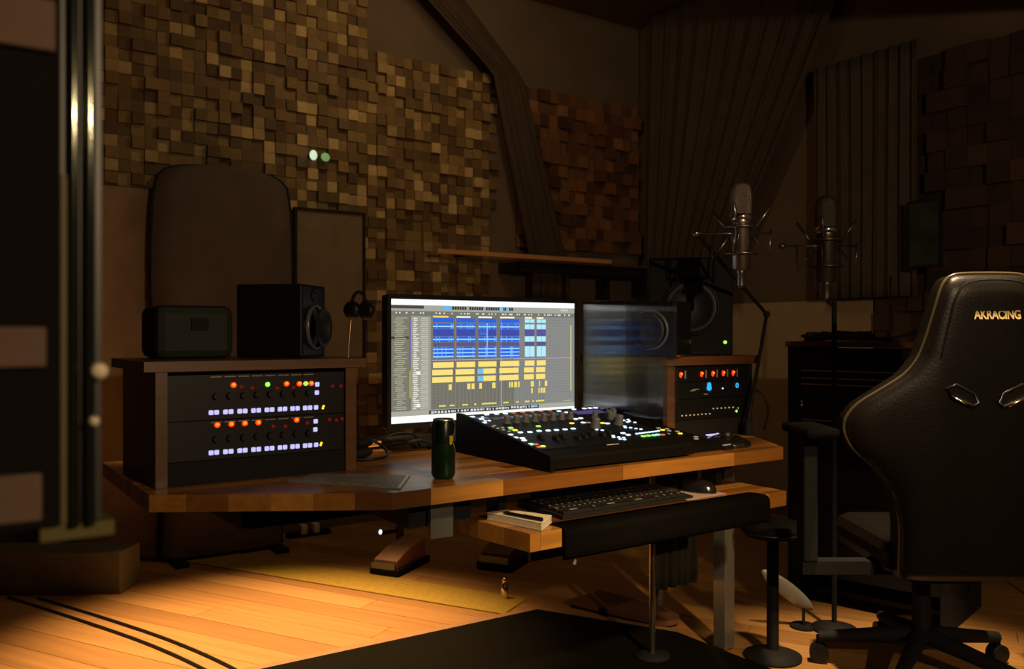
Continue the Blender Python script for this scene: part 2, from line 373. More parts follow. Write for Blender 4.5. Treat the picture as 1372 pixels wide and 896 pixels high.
# ------------------------------------------------------------------ wood block walls (skyline diffusers)
def block_mesh(name, cell, depth, m):
    h = cell/2-0.0008; mb = MB()
    mb.add([(-h, 0, -h), (h, 0, -h), (h, 0, h), (-h, 0, h), (-h, -depth, -h), (h, -depth, -h), (h, -depth, h), (-h, -depth, h)],
           [(4, 5, 6, 7), (0, 1, 5, 4), (1, 2, 6, 5), (2, 3, 7, 6), (3, 0, 4, 7)])
    return mb.mesh(name, m)
def diffuser(name, label, loc, rz, nx, nz, cell, m, limit, score, dmax, ragged=False, group=None, ext=(0, 0)):
    """loc: lower left corner on the wall, local x along the wall, local -y into the room"""
    t = thing(name, label, 'wall panel', loc, rz, group)
    MB().box(0, nx*cell, -0.012, -0.001, 0, nz*cell).build('backing_board', M['backing'], t)
    if ext[0]: MB().box(0, ext[0]*cell, -0.012, -0.001, nz*cell, ext[1]*cell).build('backing_board', M['backing'], t)
    depths = [dmax*q for q in (0.12, 0.3, 0.5, 0.75, 1.0)]
    protos = [block_mesh('wood_block', cell, d, m) for d in depths]
    cells = []
    for i in range(nx+(1 if ragged else 0)):
        for j in range(nz):
            if i == nx and (j % 2 == 0 or j < nz*0.62): continue
            cells.append((score(i, j), i, j, random.choices(range(5), (3, 3, 2, 2, 1.2))[0]))
    for i in range(ext[0]):
        for j in range(nz, ext[1]): cells.append((score(i, j), i, j, random.choices(range(5), (3, 3, 2, 2, 1.2))[0]))
    cells.sort(key=lambda c: -c[0])
    rest = MB()
    for n, (s, i, j, d) in enumerate(cells):
        c = ((i+.5)*cell, -0.012, (j+.5)*cell)
        if n < limit: link('wood_block', protos[d], t, c)
        else:
            h = cell/2-0.0008; dp = depths[d]
            v = [(c[0]-h, c[1], c[2]-h), (c[0]+h, c[1], c[2]-h), (c[0]+h, c[1], c[2]+h), (c[0]-h, c[1], c[2]+h)]
            rest.add(v + [(x, y-dp, z) for x, y, z in v], [(4, 5, 6, 7), (0, 1, 5, 4), (1, 2, 6, 5), (2, 3, 7, 6), (3, 0, 4, 7)])
    if rest.v: rest.build('wood_blocks', m, t)['kind'] = 'stuff'
    return t
CE = 0.0605
def sc_main(i, j):
    x = 0.50+(i+.5)*CE; z = 0.26+(j+.5)*CE
    hid = (0.86 < x < 1.62 and z < 1.98) or x < 0.60 or z < 1.45 or (x < 1.12 and z < 1.85) or (x < 2.1 and z < 1.8)
    top = 1.09+0.37*(0.568*x+0.823*4.6)
    return (-100 if hid or z > top else 0) - math.hypot(x, 4.6)
diffuser('block_diffuser', 'large tan and brown wooden block wall panel behind the monitor and left rack', (0.50, Y1, 0.26), 0, 41, 41, CE, M['block'], 299, sc_main, 0.036, ragged=True, ext=(27, 49))
diffuser('block_diffuser', 'reddish wooden block panel on the back wall above the shelf', (3.20, Y1, 1.66), 0, 13, 13, 0.081, M['block_red'], 300, lambda i, j: 0, 0.06)
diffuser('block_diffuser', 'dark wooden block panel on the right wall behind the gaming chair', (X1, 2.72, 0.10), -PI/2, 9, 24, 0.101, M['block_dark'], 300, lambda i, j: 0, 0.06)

# ------------------------------------------------------------------ curtains
def drape(name, label, P, nu, nv, m, folds, amp, nrm):
    """P(s,t): point on the hanging sheet, s across, t from top to bottom; folds press it along nrm"""
    v = []; nrm = Vector(nrm)
    for j in range(nv+1):
        for i in range(nu+1):
            s, t = i/nu, j/nv; p = Vector(P(s, t))
            ph = 2*PI*folds*s + 0.7*math.sin(5*s) + 0.4*math.sin(3*t+7*s)
            v.append(p + nrm*(amp*(0.7*math.sin(ph)+0.3*math.sin(2.3*ph+1))))
    W = nu+1
    f = [(j*W+i, (j+1)*W+i, (j+1)*W+i+1, j*W+i+1) for j in range(nv) for i in range(nu)]
    mb = MB(); mb.add(v, f, True)
    base = v[nv*W]; o = solo(mb, name, m, label, 'curtain', tuple(base))
    md = o.modifiers.new('thickness', 'SOLIDIFY'); md.thickness = 0.004; return o
def ease(t): return t*t*(3-2*t)
def Pr(s, t):
    e = min(1.0, t/0.86)**1.15
    top = 4.40+(2.74-4.40)*s; bot = 4.40+(3.62-4.40)*s
    return (4.16, top+(bot-top)*e, 3.28-(3.28-1.34)*t)
drape('curtain', 'long brown gathered curtain sweeping inwards behind the front microphone', Pr, 180, 30, M['curtain'], 11, 0.022, (1, 0, 0))
def Pl(s, t):
    z = 3.27-(3.27-1.32)*t
    def seg(z, a, b, c): return a+(b-a)*(3.05-z)/0.35 if z > 2.70 else b+(c-b)*min(1.15, (2.70-z)/1.05)
    l = seg(z, 2.44, 2.90, 3.16); r = seg(z, 2.74, 3.12, 3.44)
    return (l+(r-l)*s, 4.40, z)
drape('curtain', 'dark narrow curtain slanting down past the edge of the tan block panel', Pl, 60, 30, M['curtain_dark'], 5, 0.012, (0, 1, 0))
drape('curtain', 'short greyish pleated curtain on the right wall behind the second microphone', lambda s, t: (4.19, 3.05-0.62*s, 2.60-(2.60-1.29)*t), 120, 12, M['curtain_grey'], 9, 0.016, (1, 0, 0))
t = thing('picture', 'small dark green framed picture beside the grey curtain', 'picture', (4.12, 2.36, 1.42))
MB().box(-0.012, 0.0, -0.10, 0.08, 0, 0.34).build('picture_frame', M['matte_black'], t)
MB().box(-0.0135, -0.012, -0.085, 0.065, 0.015, 0.325).build('picture_sheet', M['green_paint'], t)
MB().tube([(0.0, -0.01, 0.32), (0.0, -0.01, 0.36), (0.10, -0.01, 0.38)], 0.002).build('hanger', M['matte_black'], t)

# ------------------------------------------------------------------ tall panels along the back wall
t = thing('padded_panel', 'tall dark brown padded panel with arched top behind the left rack', 'panel', (1.25, 4.36, 0))
prof = []
ROW = [(0.02, 0.30), (0.25, 0.285), (0.55, 0.295), (0.90, 0.325), (1.30, 0.350), (1.55, 0.348), (1.75, 0.338), (1.85, 0.318), (1.895, 0.27), (1.915, 0.17), (1.922, 0.0)]
v = []; NX = 14
def smoothrow(z):
    for a, b in zip(ROW, ROW[1:]):
        if a[0] <= z <= b[0]: return a[1]+(b[1]-a[1])*(z-a[0])/(b[0]-a[0])
    return 0
zs = [0.02+1.2*k/14 for k in range(14)] + [1.22+0.63*k/10 for k in range(11)] + [1.87, 1.885, 1.90, 1.91, 1.917, 1.921]
for z in zs:
    hw = max(smoothrow(z), 0.02)
    for i in range(NX+1):
        x = -1+2*i/NX; v.append((x*hw, -0.07*math.sqrt(max(0, 1-abs(x)**4))-0.02, z))
mb = MB(); W = NX+1
mb.add(v, [(j*W+i, j*W+i+1, (j+1)*W+i+1, (j+1)*W+i) for j in range(len(zs)-1) for i in range(NX)], True)
bk = [(max(smoothrow(z), 0.02), z) for z in zs]
pl = [(x, z) for x, z in bk] + [(-x, z) for x, z in bk[::-1]]
n = len(pl)
mb.add([(x, -0.02, z) for x, z in pl] + [(x, 0.03, z) for x, z in pl], [tuple(range(n)), tuple(range(2*n-1, n-1, -1))] + [(i, (i+1) % n, n+(i+1) % n, n+i) for i in range(n)])
mb.build('padding', M['padding'], t)
MB().tube([(x, -0.022, z) for x, z in pl], 0.008, 6, closed=True).build('seam', M['matte_black'], t)
for sx in (-0.24, 0.24): MB().box(sx-0.03, sx+0.03, -0.20, 0.12, 0.0, 0.022).build('foot', M['matte_black'], t)
t = thing('acoustic_panel', 'tall beige fabric panel standing at the wall left of the arched panel', 'panel', (0.80, 4.47, 0))
MB().box(-0.20, 0.16, -0.03, 0.03, 0.0, 1.80, bev=0.012).build('fabric_face', M['beige'], t)
MB().box(-0.206, 0.166, 0.0, 0.035, 0.0, 1.806).build('panel_frame', M['matte_black'], t)
t = thing('acoustic_panel', 'square tan fabric panel in a thin dark frame behind the headphones', 'panel', (1.87, 4.50, 0.95))
MB().box(-0.19, 0.195, -0.012, 0.0, 0.012, 0.815).build('fabric_face', M['tan'], t)
fr = MB()
for a in ((-0.206, -0.19, 0, 0.83), (0.195, 0.211, 0, 0.83)): fr.box(a[0], a[1], -0.022, 0.012, a[2], a[3])
fr.box(-0.19, 0.195, -0.022, 0.012, 0.0, 0.012); fr.box(-0.19, 0.195, -0.022, 0.012, 0.815, 0.83)
fr.build('panel_frame', M['matte_black'], t)
MB().box(-0.08, 0.08, 0.0, 0.028, 0.4, 0.5).build('wall_bracket', M['matte_black'], t)
t = thing('glow_bead', 'tiny glowing whitish bead on the block wall, left of the green one', 'bead', (1.786, 4.53, 2.079), group='tiny beads on the block wall')  # small emissive bead on a black stem
MB().ell((0, -0.012, 0), (0.022, 0.012, 0.028)).build('glow_tip', M['bead_white'], t)
MB().cyl((0, -0.004, 0), (0, 0.055, 0), 0.014).build('bead_stem', M['matte_black'], t)
t = thing('glow_bead', 'tiny dim green bead on the block wall, right of the whitish one', 'bead', (1.856, 4.53, 2.076), group='tiny beads on the block wall')  # second emissive bead, dimmer and green
MB().ell((0, -0.012, 0), (0.026, 0.012, 0.024)).build('glow_tip', M['bead_green'], t)
MB().cyl((0, -0.004, 0), (0, 0.055, 0), 0.014).build('bead_stem', M['matte_black'], t)

# wooden shelf along the back wall
t = thing('wall_shelf', 'long thin wooden shelf on the back wall above the monitor', 'shelf', (3.1, 4.45, 1.545))
MB().box(-0.64, 0.68, -0.14, -0.115, 0.012, 0.040, bev=0.004).build('front_rail', M['wood_rail'], t)
MB().box(-0.04, 1.13, -0.11, 0.14, 0.0, 0.016).build('shelf_board', M['wood_brown'], t)
MB().box(-0.04, 1.15, -0.10, 0.14, -0.06, -0.002).build('under_board', M['matte_black'], t)
for x in (0.35, 0.72, 1.05): MB().box(x-0.02, x+0.02, -0.05, 0.0, -0.42, -0.06).build('bracket', M['matte_black'], t)
for x in (-0.4, 0.6): MB().box(x-0.015, x+0.015, -0.115, 0.07, 0.016, 0.03).build('rail_arm', M['matte_black'], t)

# ------------------------------------------------------------------ desk
desk = thing('studio_desk', 'long wooden studio desk of glued staves with angled left wing', 'desk', (1.3, 2.0, 0))
OUT = [(0.40, 1.935), (0.837, 1.664), (2.169, 1.671), (2.289, 1.888), (2.40, 2.06), (2.40, 2.50), (0.40, 2.50)]
def staves(parent, hull, y0, y1, wd, z0, z1, org, lmin, lmax, seedcuts=None):
    y = y0; k = 0
    while y < y1-1e-4:
        x = min(p[0] for p in hull) - random.uniform(0, lmax)
        xe = max(p[0] for p in hull)
        cuts = None
        if k == 0 and seedcuts: cuts = list(seedcuts)
        while x < xe:
            ln = random.uniform(lmin, lmax)
            if cuts is not None:
                x = cuts[0]; ln = (cuts[1]-cuts[0]) if len(cuts) > 1 else 10; cuts.pop(0)
            poly = clip_poly([(x+0.0004, y+0.0004), (x+ln-0.0004, y+0.0004), (x+ln-0.0004, y+wd-0.0004), (x+0.0004, y+wd-0.0004)], hull)
            if len(poly) >= 3 and area(poly) > 2e-4:
                cx = sum(p[0] for p in poly)/len(poly); cy = sum(p[1] for p in poly)/len(poly)
                me = MB().prism([(p[0]-cx, p[1]-cy) for p in poly], z0, z1+random.uniform(-0.0004, 0)).mesh('stave', M['stave'])
                link('stave', me, parent, (cx-org[0], cy-org[1], -org[2]))
            x += ln
            if cuts is not None and not cuts: break
        y += wd; k += 1
staves(desk, OUT, 1.66, 2.50, 0.047, 0.713, 0.75, (1.3, 2.0, 0), 0.32, 0.62, [0.40, 0.93, 1.125, 1.50, 1.93, 2.6])
def dl(mb, name, m): return mb.build(name, m, desk, off=(1.3, 2.0, 0))
dl(MB().box(0.62, 2.32, 2.02, 2.08, 0.63, 0.712).box(0.62, 0.68, 2.08, 2.42, 0.63, 0.712).box(2.26, 2.32, 2.08, 2.42, 0.63, 0.712), 'under_frame', M['matte_black'])
dl(MB().box(0.975, 1.035, 1.745, 1.76, 0.615, 0.712), 'bracket', M['steel_grey'])
dl(MB().box(0.93, 1.10, 1.77, 2.02, 0.64, 0.712), 'beam', M['matte_black'])
dl(MB().box(2.265, 2.315, 2.003, 2.053, 0.0125, 0.63), 'leg', M['leg_steel'])
dl(MB().cyl((2.40, 2.46, 0.0), (2.40, 2.46, 0.712), 0.022), 'leg', M['steel_grey'])
dl(MB().box(1.75, 2.35, 2.42, 2.44, 0.30, 0.70), 'back_panel', M['matte_black'])
# keyboard tray
TR = [(1.159, 1.607), (2.10, 1.622), (2.10, 1.876), (1.13, 1.876), (1.13, 1.822)]
tray = thing('keyboard_tray', 'pull-out wooden keyboard tray hanging under the desk front', 'tray', (1.6, 1.74, 0.587))
staves(tray, TR, 1.60, 1.88, 0.048, 0.587, 0.63, (1.6, 1.74, 0.587), 0.30, 0.55)
pad = MB(); ring = []
sec = [(1.69, 0.6305), (1.66, 0.640), (1.625, 0.641), (1.604, 0.632), (1.594, 0.612), (1.594, 0.575), (1.600, 0.555), (1.606, 0.555), (1.606, 0.586), (1.606, 0.632), (1.69, 0.631)]
arc = [(1.670, 0.6303), (1.64, 0.6325)] + [(1.613-0.020*math.sin(a), 0.6125+0.020*math.cos(a)) for a in [PI/2*k/8 for k in range(9)]] + [(1.593, 0.578), (1.5945, 0.564), (1.600, 0.556), (1.6055, 0.558), (1.6065, 0.6305)]
pad.prism_x([(y-1.74, z-0.587) for y, z in arc], 1.253-1.6, 1.992-1.6)
pad.sm = [len(f) == 4 for f in pad.f]
pad.build('wrist_pad', M['leather'], tray)
for x in (1.22, 2.02):
    MB().box(x-0.012-1.6, x+0.012-1.6, 0.07, 0.13, 0.0435, 0.124).build('tray_rail', M['matte_black'], tray)
MB().cyl((1.31-1.6, -0.12, -0.002), (1.295-1.6, -0.125, -0.05), 0.006, n=8).build('release_lever', M['steel_grey'], tray)

# keyboard, notebook, pen, card, mouse on the tray
kb = thing('keyboard', 'black computer keyboard lying on the pull-out tray', 'keyboard', (1.555, 1.782, 0.631), 0.02)
MB().prism_x([(-0.096, 0.0), (0.096, 0.0), (0.096, 0.018), (-0.096, 0.008)], -0.245, 0.225).build('case', M['matte_black'], kb)
keys = MB(); leg = MB()
for r in range(6):
    y = -0.088+r*0.029; x = -0.235; zz = 0.0085+0.0100*(y+0.096)/0.192
    while x < 0.205:
        wk = random.choice((0.0175, 0.0175, 0.0175, 0.0175, 0.028)) if r else random.choice((0.0175, 0.028, 0.10))
        wk = min(wk, 0.217-x)
        keys.box(x, x+wk-0.0025, y, y+0.0245, zz, zz+0.0075)
        leg.box(x+wk*0.3, x+wk*0.55, y+0.010, y+0.0175, zz+0.0075, zz+0.0077)
        x += wk
k = keys.build('keys', M['key'], kb); k['kind'] = 'stuff'
k = leg.build('key_legends', M['legend'], kb); k['kind'] = 'stuff'
nb = thing('notebook', 'thick cream notepad with a black pen, at the left end of the tray', 'notepad', (1.21, 1.70, 0.631))
NBP = [(1.157, 1.787), (1.196, 1.612), (1.268, 1.667), (1.219, 1.786)]
pp_ = [(x-1.21, y-1.70) for x, y in NBP]
MB().prism(pp_, 0.0, 0.003).build('back_cover', M['paper_edge'], nb)
MB().prism([(x*0.985, y*0.985) for x, y in pp_], 0.003, 0.017).build('pages', M['paper_edge'], nb)
MB().prism(pp_, 0.017, 0.0185).build('top_page', M['paper'], nb)
pen = thing('pen', 'black pen lying across the cream notepad', 'pen', (1.19, 1.66, 0.65))
d0 = Vector((1.176, 1.745, 0.6545)); d1 = Vector((1.205, 1.622, 0.6545)); o3 = Vector((1.19, 1.66, 0.65))
MB().cyl(d0.lerp(d1, 0.08)-o3, d0.lerp(d1, 0.62)-o3, 0.0042, n=10).build('barrel', M['black'], pen)
MB().cyl(d0-o3, d0.lerp(d1, 0.08)-o3, 0.001, 0.0040, n=10).build('tip', M['steel_grey'], pen)
MB().cyl(d0.lerp(d1, 0.55)-o3, d1-o3, 0.0050, n=10).build('cap', M['black'], pen)
cd = thing('card', 'mauve printed card lying under the computer mouse on the tray', 'card', (1.82, 1.75, 0.6312))
MB().prism([(1.79-1.82, 1.848-1.75), (1.747-1.82, 1.680-1.75), (1.913-1.82, 1.684-1.75), (1.905-1.82, 1.842-1.75)], 0, 0.0012).build('card_sheet', M['mauve'], cd)
gl = MB(); gx = [(-0.012, 0.052), (-0.003, 0.035), (0.006, 0.015), (0.012, -0.005), (0.014, 0.06), (0.022, 0.04), (0.026, 0.02)]
for x, y in gx:
    R = rotz(-0.25)
    gl.add([R @ Vector(p) for p in ((x-0.006, y-0.007, 0.0014), (x+0.010, y-0.007, 0.0014), (x+0.010, y-0.002, 0.0014), (x-0.006, y-0.002, 0.0014))], [(0, 1, 2, 3)])
    gl.add([R @ Vector(p) for p in ((x+0.002, y-0.009, 0.0014), (x+0.005, y-0.009, 0.0014), (x+0.005, y+0.006, 0.0014), (x+0.002, y+0.006, 0.0014))], [(0, 1, 2, 3)])
gl.build('printed_sign', M['paper'], cd)
ms = thing('computer_mouse', 'black computer mouse resting on the mauve card', 'mouse', (1.868, 1.757, 0.6326), 0.35)
bm_ = MB(); NN = 24; MMr = 12; vv = []
for j in range(MMr+1):
    ph = (PI/2)*j/MMr
    for i in range(NN):
        a = 2*PI*i/NN; x = 0.033*math.cos(ph)**0.6*math.cos(a) if ph < PI/2-1e-6 else 0; y = 0.060*math.cos(ph)**0.6*math.sin(a) if ph < PI/2-1e-6 else 0
        vv.append((x, y, 0.036*math.sin(ph)*(1-1.6*max(0, y)**1.0*2)))
bm_.add(vv, [(j*NN+i, j*NN+(i+1) % NN, (j+1)*NN+(i+1) % NN, (j+1)*NN+i) for j in range(MMr) for i in range(NN)] , True).add(vv[:NN], [tuple(range(NN-1, -1, -1))])
bm_.build('shell', M['gloss_black'], ms)
MB().cyl((-0.003, 0.035, 0.029), (0.003, 0.035, 0.029), 0.007, n=14).build('scroll_wheel', M['black'], ms)
MB().tube([(0, 0.059, 0.006), (0.0, 0.075, 0.004), (0.005, 0.10, 0.003)], 0.0017, 6).build('cable', M['black'], ms)

# ------------------------------------------------------------------ monitor
XM0, XM1, ZM0, ZM1, YM = 1.121, 1.800, 0.831, 1.1935, 2.243
mon = thing('computer_monitor', 'wide computer monitor with a bright recording session on its screen', 'monitor', ((XM0+XM1)/2, 2.30, 0.75))
mo = ((XM0+XM1)/2, 2.30, 0.75)
MB().box(XM0-0.010, XM1+0.010, YM+0.004, YM+0.040, ZM0-0.016, ZM1+0.012, bev=0.004).build('housing', M['black'], mon, off=mo)
bz = MB()
bz.box(XM0-0.012, XM0, YM-0.004, YM+0.006, ZM0-0.018, ZM1+0.014); bz.box(XM1, XM1+0.012, YM-0.004, YM+0.006, ZM0-0.018, ZM1+0.014)
bz.box(XM0, XM1, YM-0.004, YM+0.006, ZM1, ZM1+0.014); bz.box(XM0, XM1, YM-0.004, YM+0.006, ZM0-0.018, ZM0)
bz.build('bezel', M['black'], mon, off=mo)
MB().box(1.42, 1.50, 2.285, 2.305, 0.765, 1.0).build('stand_neck', M['black'], mon, off=mo)
MB().box(1.33, 1.59, 2.20, 2.40, 0.7505, 0.766, bev=0.005).build('stand_base', M['black'], mon, off=mo)
quads = []
lay = [0]
def sq(a0, b0, a1, b1, c): quads.append((a0, b0, a1, b1, lin(tuple(q/255. for q in c)), lay[0]))
rs = random.Random(3)
sq(0, 0, 1, 1, (112, 110, 100)); lay[0] = 1
sq(0.64, 0.13, 1, 0.905, (126, 126, 122)); sq(0.82, 0.13, 1, 0.905, (134, 135, 133))
sq(0, 0, 1, 0.046, (255, 255, 255)); sq(0, 0.046, 1, 0.095, (158, 160, 150)); sq(0, 0.095, 1, 0.135, (112, 112, 104))
sq(0, 0.945, 1, 1, (255, 255, 255)); sq(0, 0.905, 1, 0.945, (162, 164, 152))
sq(0, 0.135, 0.088, 0.905, (118, 117, 100)); sq(0.097, 0.135, 0.195, 0.905, (150, 149, 136)); lay[0] = 2
sq(0, 0.05, 0.16, 0.075, (70, 68, 60)); sq(0.262, 0.05, 0.298, 0.078, (90, 180, 240))
for i in range(26):
    a = 0.303+i*0.0128
    if i % 7 != 6: sq(a, 0.052, a+0.0105, 0.078, (52, 52, 50))
sq(0.56, 0.052, 0.578, 0.08, (120, 200, 245)); sq(0.595, 0.052, 0.608, 0.08, (120, 200, 245)); sq(0.915, 0.055, 0.96, 0.075, (190, 190, 182))
for i in range(55):
    a = 0.01+rs.random()*0.96; sq(a, 0.104, a+0.006, 0.116, (225, 225, 220))
CL = [(0.205, 0.310), (0.325, 0.424), (0.441, 0.540), (0.560, 0.668), (0.700, 0.757), (0.770, 0.824)]
for i, (a, b) in enumerate(CL): sq(a, 0.131, a+(b-a)*0.75, 0.145, (245, 235, 200) if i else (250, 205, 90))
# grid lines
for i in range(40):
    a = 0.20+i*0.02; sq(a, 0.15, a+0.0012, 0.905, (146, 146, 142))
for i in range(30): b = 0.16+i*0.0248; sq(0.195, b, 0.99, b+0.0015, (98, 97, 90))
lay[0] = 3
def blue(b0, b1, stripes=True):
    for i, (a0, a1) in enumerate(CL):
        if i < 4:
            sq(a0, b0, a1, b1, (38, 96, 222))
            if stripes:
                n = 3 if b1-b0 > 0.06 else 1
                for k in range(n):
                    bb = b0+(b1-b0)*(k+0.42)/n; quads.append((a0, bb, a1, bb+0.010, lin((0.62, 0.82, 1.0)), 4))
                for k in range(4):
                    aa = a0+(a1-a0)*rs.random(); quads.append((aa, b0, aa+0.003, b1, lin((0.45, 0.68, 1.0)), 4))
        else:
            sq(a0, b0, a1, b1, (172, 226, 240)); quads.append(((a0+a1)/2, b0, (a0+a1)/2+0.002, b1, lin((0.42, 0.62, 0.78)), 4))
blue(0.150, 0.182, False); blue(0.196, 0.238); blue(0.302, 0.348); blue(0.390, 0.482)
for i, (a0, a1) in enumerate(CL):
    sq(a0, 0.242, a1, 0.298, (62, 74, 158) if i < 4 else (86, 82, 150)); sq(a0, 0.352, a1, 0.386, (84, 86, 128))
for b in (0.250, 0.262, 0.276): sq(0.447, b, 0.495, b+0.008, (60, 150, 255))
sq(0.485, 0.19, 0.492, 0.47, (150, 205, 255))
sq(0.20, 0.496, 0.985, 0.500, (190, 176, 208)); sq(0.565, 0.135, 0.568, 0.905, (190, 190, 186))
for b0, b1, sh in ((0.516, 0.562, 0.0), (0.577, 0.622, -0.004), (0.638, 0.684, -0.004)):
    for a0, a1 in CL: sq(a0+sh, b0, a1+sh, b1, (240, 216, 122))
for b0, b1 in ((0.577, 0.622), (0.638, 0.684)): quads.append((0.438, b0, 0.468, b1, lin((0.44, 0.72, 0.86)), 4))
for a, wd in ((0.285, 0.016), (0.382, 0.016), (0.404, 0.016), (0.446, 0.015), (0.516, 0.018), (0.610, 0.008), (0.623, 0.010), (0.640, 0.016), (0.662, 0.009), (0.735, 0.018), (0.784, 0.006), (0.818, 0.014)): sq(a, 0.70, a+wd, 0.748, (232, 214, 110))
for a, wd in ((0.738, 0.009), (0.780, 0.007), (0.794, 0.010), (0.808, 0.012)): sq(a, 0.762, a+wd, 0.808, (232, 214, 110))
for a, wd in ((0.235, 0.035), (0.29, 0.025), (0.355, 0.03), (0.418, 0.012), (0.460, 0.08), (0.578, 0.03), (0.65, 0.015), (0.70, 0.028), (0.745, 0.01), (0.765, 0.05)): sq(a, 0.872, a+wd, 0.884, (226, 216, 96))
sq(0.0, 0.30, 0.086, 0.322, (66, 64, 56)); sq(0.089, 0.15, 0.0935, 0.52, (96, 82, 205)); sq(0.089, 0.58, 0.0935, 0.80, (190, 176, 70))
lay[0] = 4
for i in range(46):
    b = 0.15+i*0.0163
    sq(0.012+rs.random()*0.02, b, 0.05+rs.random()*0.03, b+0.006, (172, 170, 152))
    sq(0.104+rs.random()*0.006, b, 0.118+rs.random()*0.02, b+0.009, (218, 218, 206)); sq(0.14+rs.random()*0.01, b, 0.182, b+0.006, (196, 195, 182))
for b in (0.585, 0.60, 0.85, 0.865): sq(0.122, b, 0.142, b+0.012, (244, 244, 236))
sq(0.185, 0.909, 0.782, 0.940, (52, 56, 54)); lay[0] = 5
for i in range(34):
    a = 0.195+i*0.017; wd = rs.choice((0.006, 0.011, 0.013)); sq(a, 0.914+rs.random()*0.004, a+wd, 0.930+rs.random()*0.006, (205, 210, 206))
sq(0.735, 0.914, 0.775, 0.932, (120, 170, 190)); sq(0.975, 0.20, 0.979, 0.80, (220, 214, 130)); sq(0.93, 0.885, 0.985, 0.892, (170, 170, 150))
vs = []; fs = []; cs = []
for a0, b0, a1, b1, c, l in quads:
    o = len(vs); y = YM-0.00035*l
    for a, b in ((a0, b1), (a1, b1), (a1, b0), (a0, b0)): vs.append((XM0+(XM1-XM0)*a-mo[0], y-mo[1], ZM1-(ZM1-ZM0)*b-mo[2]))
    fs.append((o, o+1, o+2, o+3)); cs += [c]*4
me = bpy.data.meshes.new('screen_image'); me.from_pydata(vs, [], fs); me.materials.append(M['screen'])
ca = me.color_attributes.new('Col', 'FLOAT_COLOR', 'CORNER')
for i, c in enumerate(cs): ca.data[i].color = (*c, 1)
link('screen_image', me, mon)

# ------------------------------------------------------------------ mixing console
con = thing('mixing_console', 'black sloped mixing console with lit buttons in front of the monitor', 'console', (1.275, 1.685, 0.7505))
CW = 0.505; SL = 0.07/0.43
def ct(t): return 0.037+SL*t
MB().prism_x([(0.0, 0.006), (0.0, 0.030), (0.004, 0.0365), (0.43, ct(0.43)-0.001), (0.445, 0.105), (0.445, 0.006)], 0.012, CW).build('body', M['console'], con)
MB().prism_x([(-0.003, 0.0), (-0.003, 0.034), (0.003, 0.041), (0.425, 0.112), (0.448, 0.112), (0.448, 0.0)], 0.0, 0.012).build('side_panel', M['console'], con)
MB().prism_x([(0.065, ct(0.065)-0.001), (0.065, ct(0.065)+0.0006), (0.428, ct(0.428)+0.0006), (0.428, ct(0.428)-0.001)], 0.014, CW-0.004).build('face_plate', M['console_face'], con)
rx = math.atan(SL)
def pill(wd, ln, h, m, nm):
    mb = MB(); mb.box(-wd/2, wd/2, -ln/2, ln/2, 0, h, bev=min(wd, ln)*0.25); return mb.mesh(nm, m)
BT = {'w': M['led_b'], 'g': M['led_mint'], 'r': M['led_dimr'], 'y': M['led_y'], 'p': M['led_p'], 'd': M['led_dim'], 'e': M['led_g']}
bmesh_ = {k: pill(0.0140, 0.0100, 0.003, m, 'button') for k, m in BT.items()}
small = {k: pill(0.0095, 0.007, 0.003, m, 'button') for k, m in BT.items()}
bl = [('w', q) for q in [(0.028, 0.403), (0.04, 0.374), (0.024, 0.335), (0.085, 0.417), (0.12, 0.417), (0.15, 0.415), (0.341, 0.404), (0.357, 0.385), (0.355, 0.367), (0.408, 0.414), (0.452, 0.416), (0.475, 0.416), (0.497, 0.415), (0.329, 0.308), (0.352, 0.312), (0.025, 0.206), (0.021, 0.177), (0.036, 0.167), (0.028, 0.148), (0.066, 0.219), (0.095, 0.215), (0.129, 0.219), (0.158, 0.216), (0.186, 0.215), (0.216, 0.214), (0.246, 0.215), (0.394, 0.239), (0.472, 0.258), (0.363, 0.136), (0.365, 0.117)]]
bs = [('w', q) for q in [(0.497, 0.262), (0.485, 0.244), (0.473, 0.238), (0.493, 0.228), (0.426, 0.199), (0.417, 0.186), (0.432, 0.180), (0.442, 0.168), (0.452, 0.158), (0.310, 0.188), (0.322, 0.178), (0.333, 0.170), (0.322, 0.152), (0.312, 0.120), (0.303, 0.108), (0.318, 0.104), (0.329, 0.096), (0.318, 0.080), (0.309, 0.088), (0.401, 0.120), (0.414, 0.121), (0.427, 0.122), (0.440, 0.123), (0.453, 0.124), (0.466, 0.125), (0.479, 0.126), (0.492, 0.128), (0.055, 0.392), (0.052, 0.352), (0.038, 0.352)]]
bl += [('g', (0.016, 0.404)), ('e', (0.067, 0.267)), ('y', (0.065, 0.243)), ('e', (0.159, 0.263)), ('y', (0.283, 0.268)), ('g', (0.014, 0.106)), ('g', (0.024, 0.112)), ('e', (0.401, 0.093)), ('e', (0.421, 0.094)), ('g', (0.441, 0.093)), ('g', (0.458, 0.095)), ('r', (0.474, 0.091)), ('r', (0.036, 0.107)), ('r', (0.029, 0.083)), ('y', (0.043, 0.086)), ('p', (0.324, 0.266)), ('y', (0.382, 0.247)), ('d', (0.340, 0.262))]
bl += [('r', (0.18+0.034*i, 0.417)) for i in range(5)]
bs += [('d', (0.035+0.010*i, 0.30-0.025*i)) for i in range(4)] + [('d', (0.022+0.006*i, 0.29-0.018*i)) for i in range(4)]
for k, (s, t_) in bl: link('button', bmesh_[k], con, (s, t_, ct(t_)), (rx, 0, 0))
for k, (s, t_) in bs: link('button', small[k], con, (s, t_, ct(t_)), (rx, 0, 0))
kn = MB(); kn.cyl((0, 0, 0), (0, 0, 0.003), 0.0115, n=20); kn.lathe([(0.0095, 0.003), (0.0088, 0.020), (0.0075, 0.022), (0, 0.022)], n=14, smooth=False)
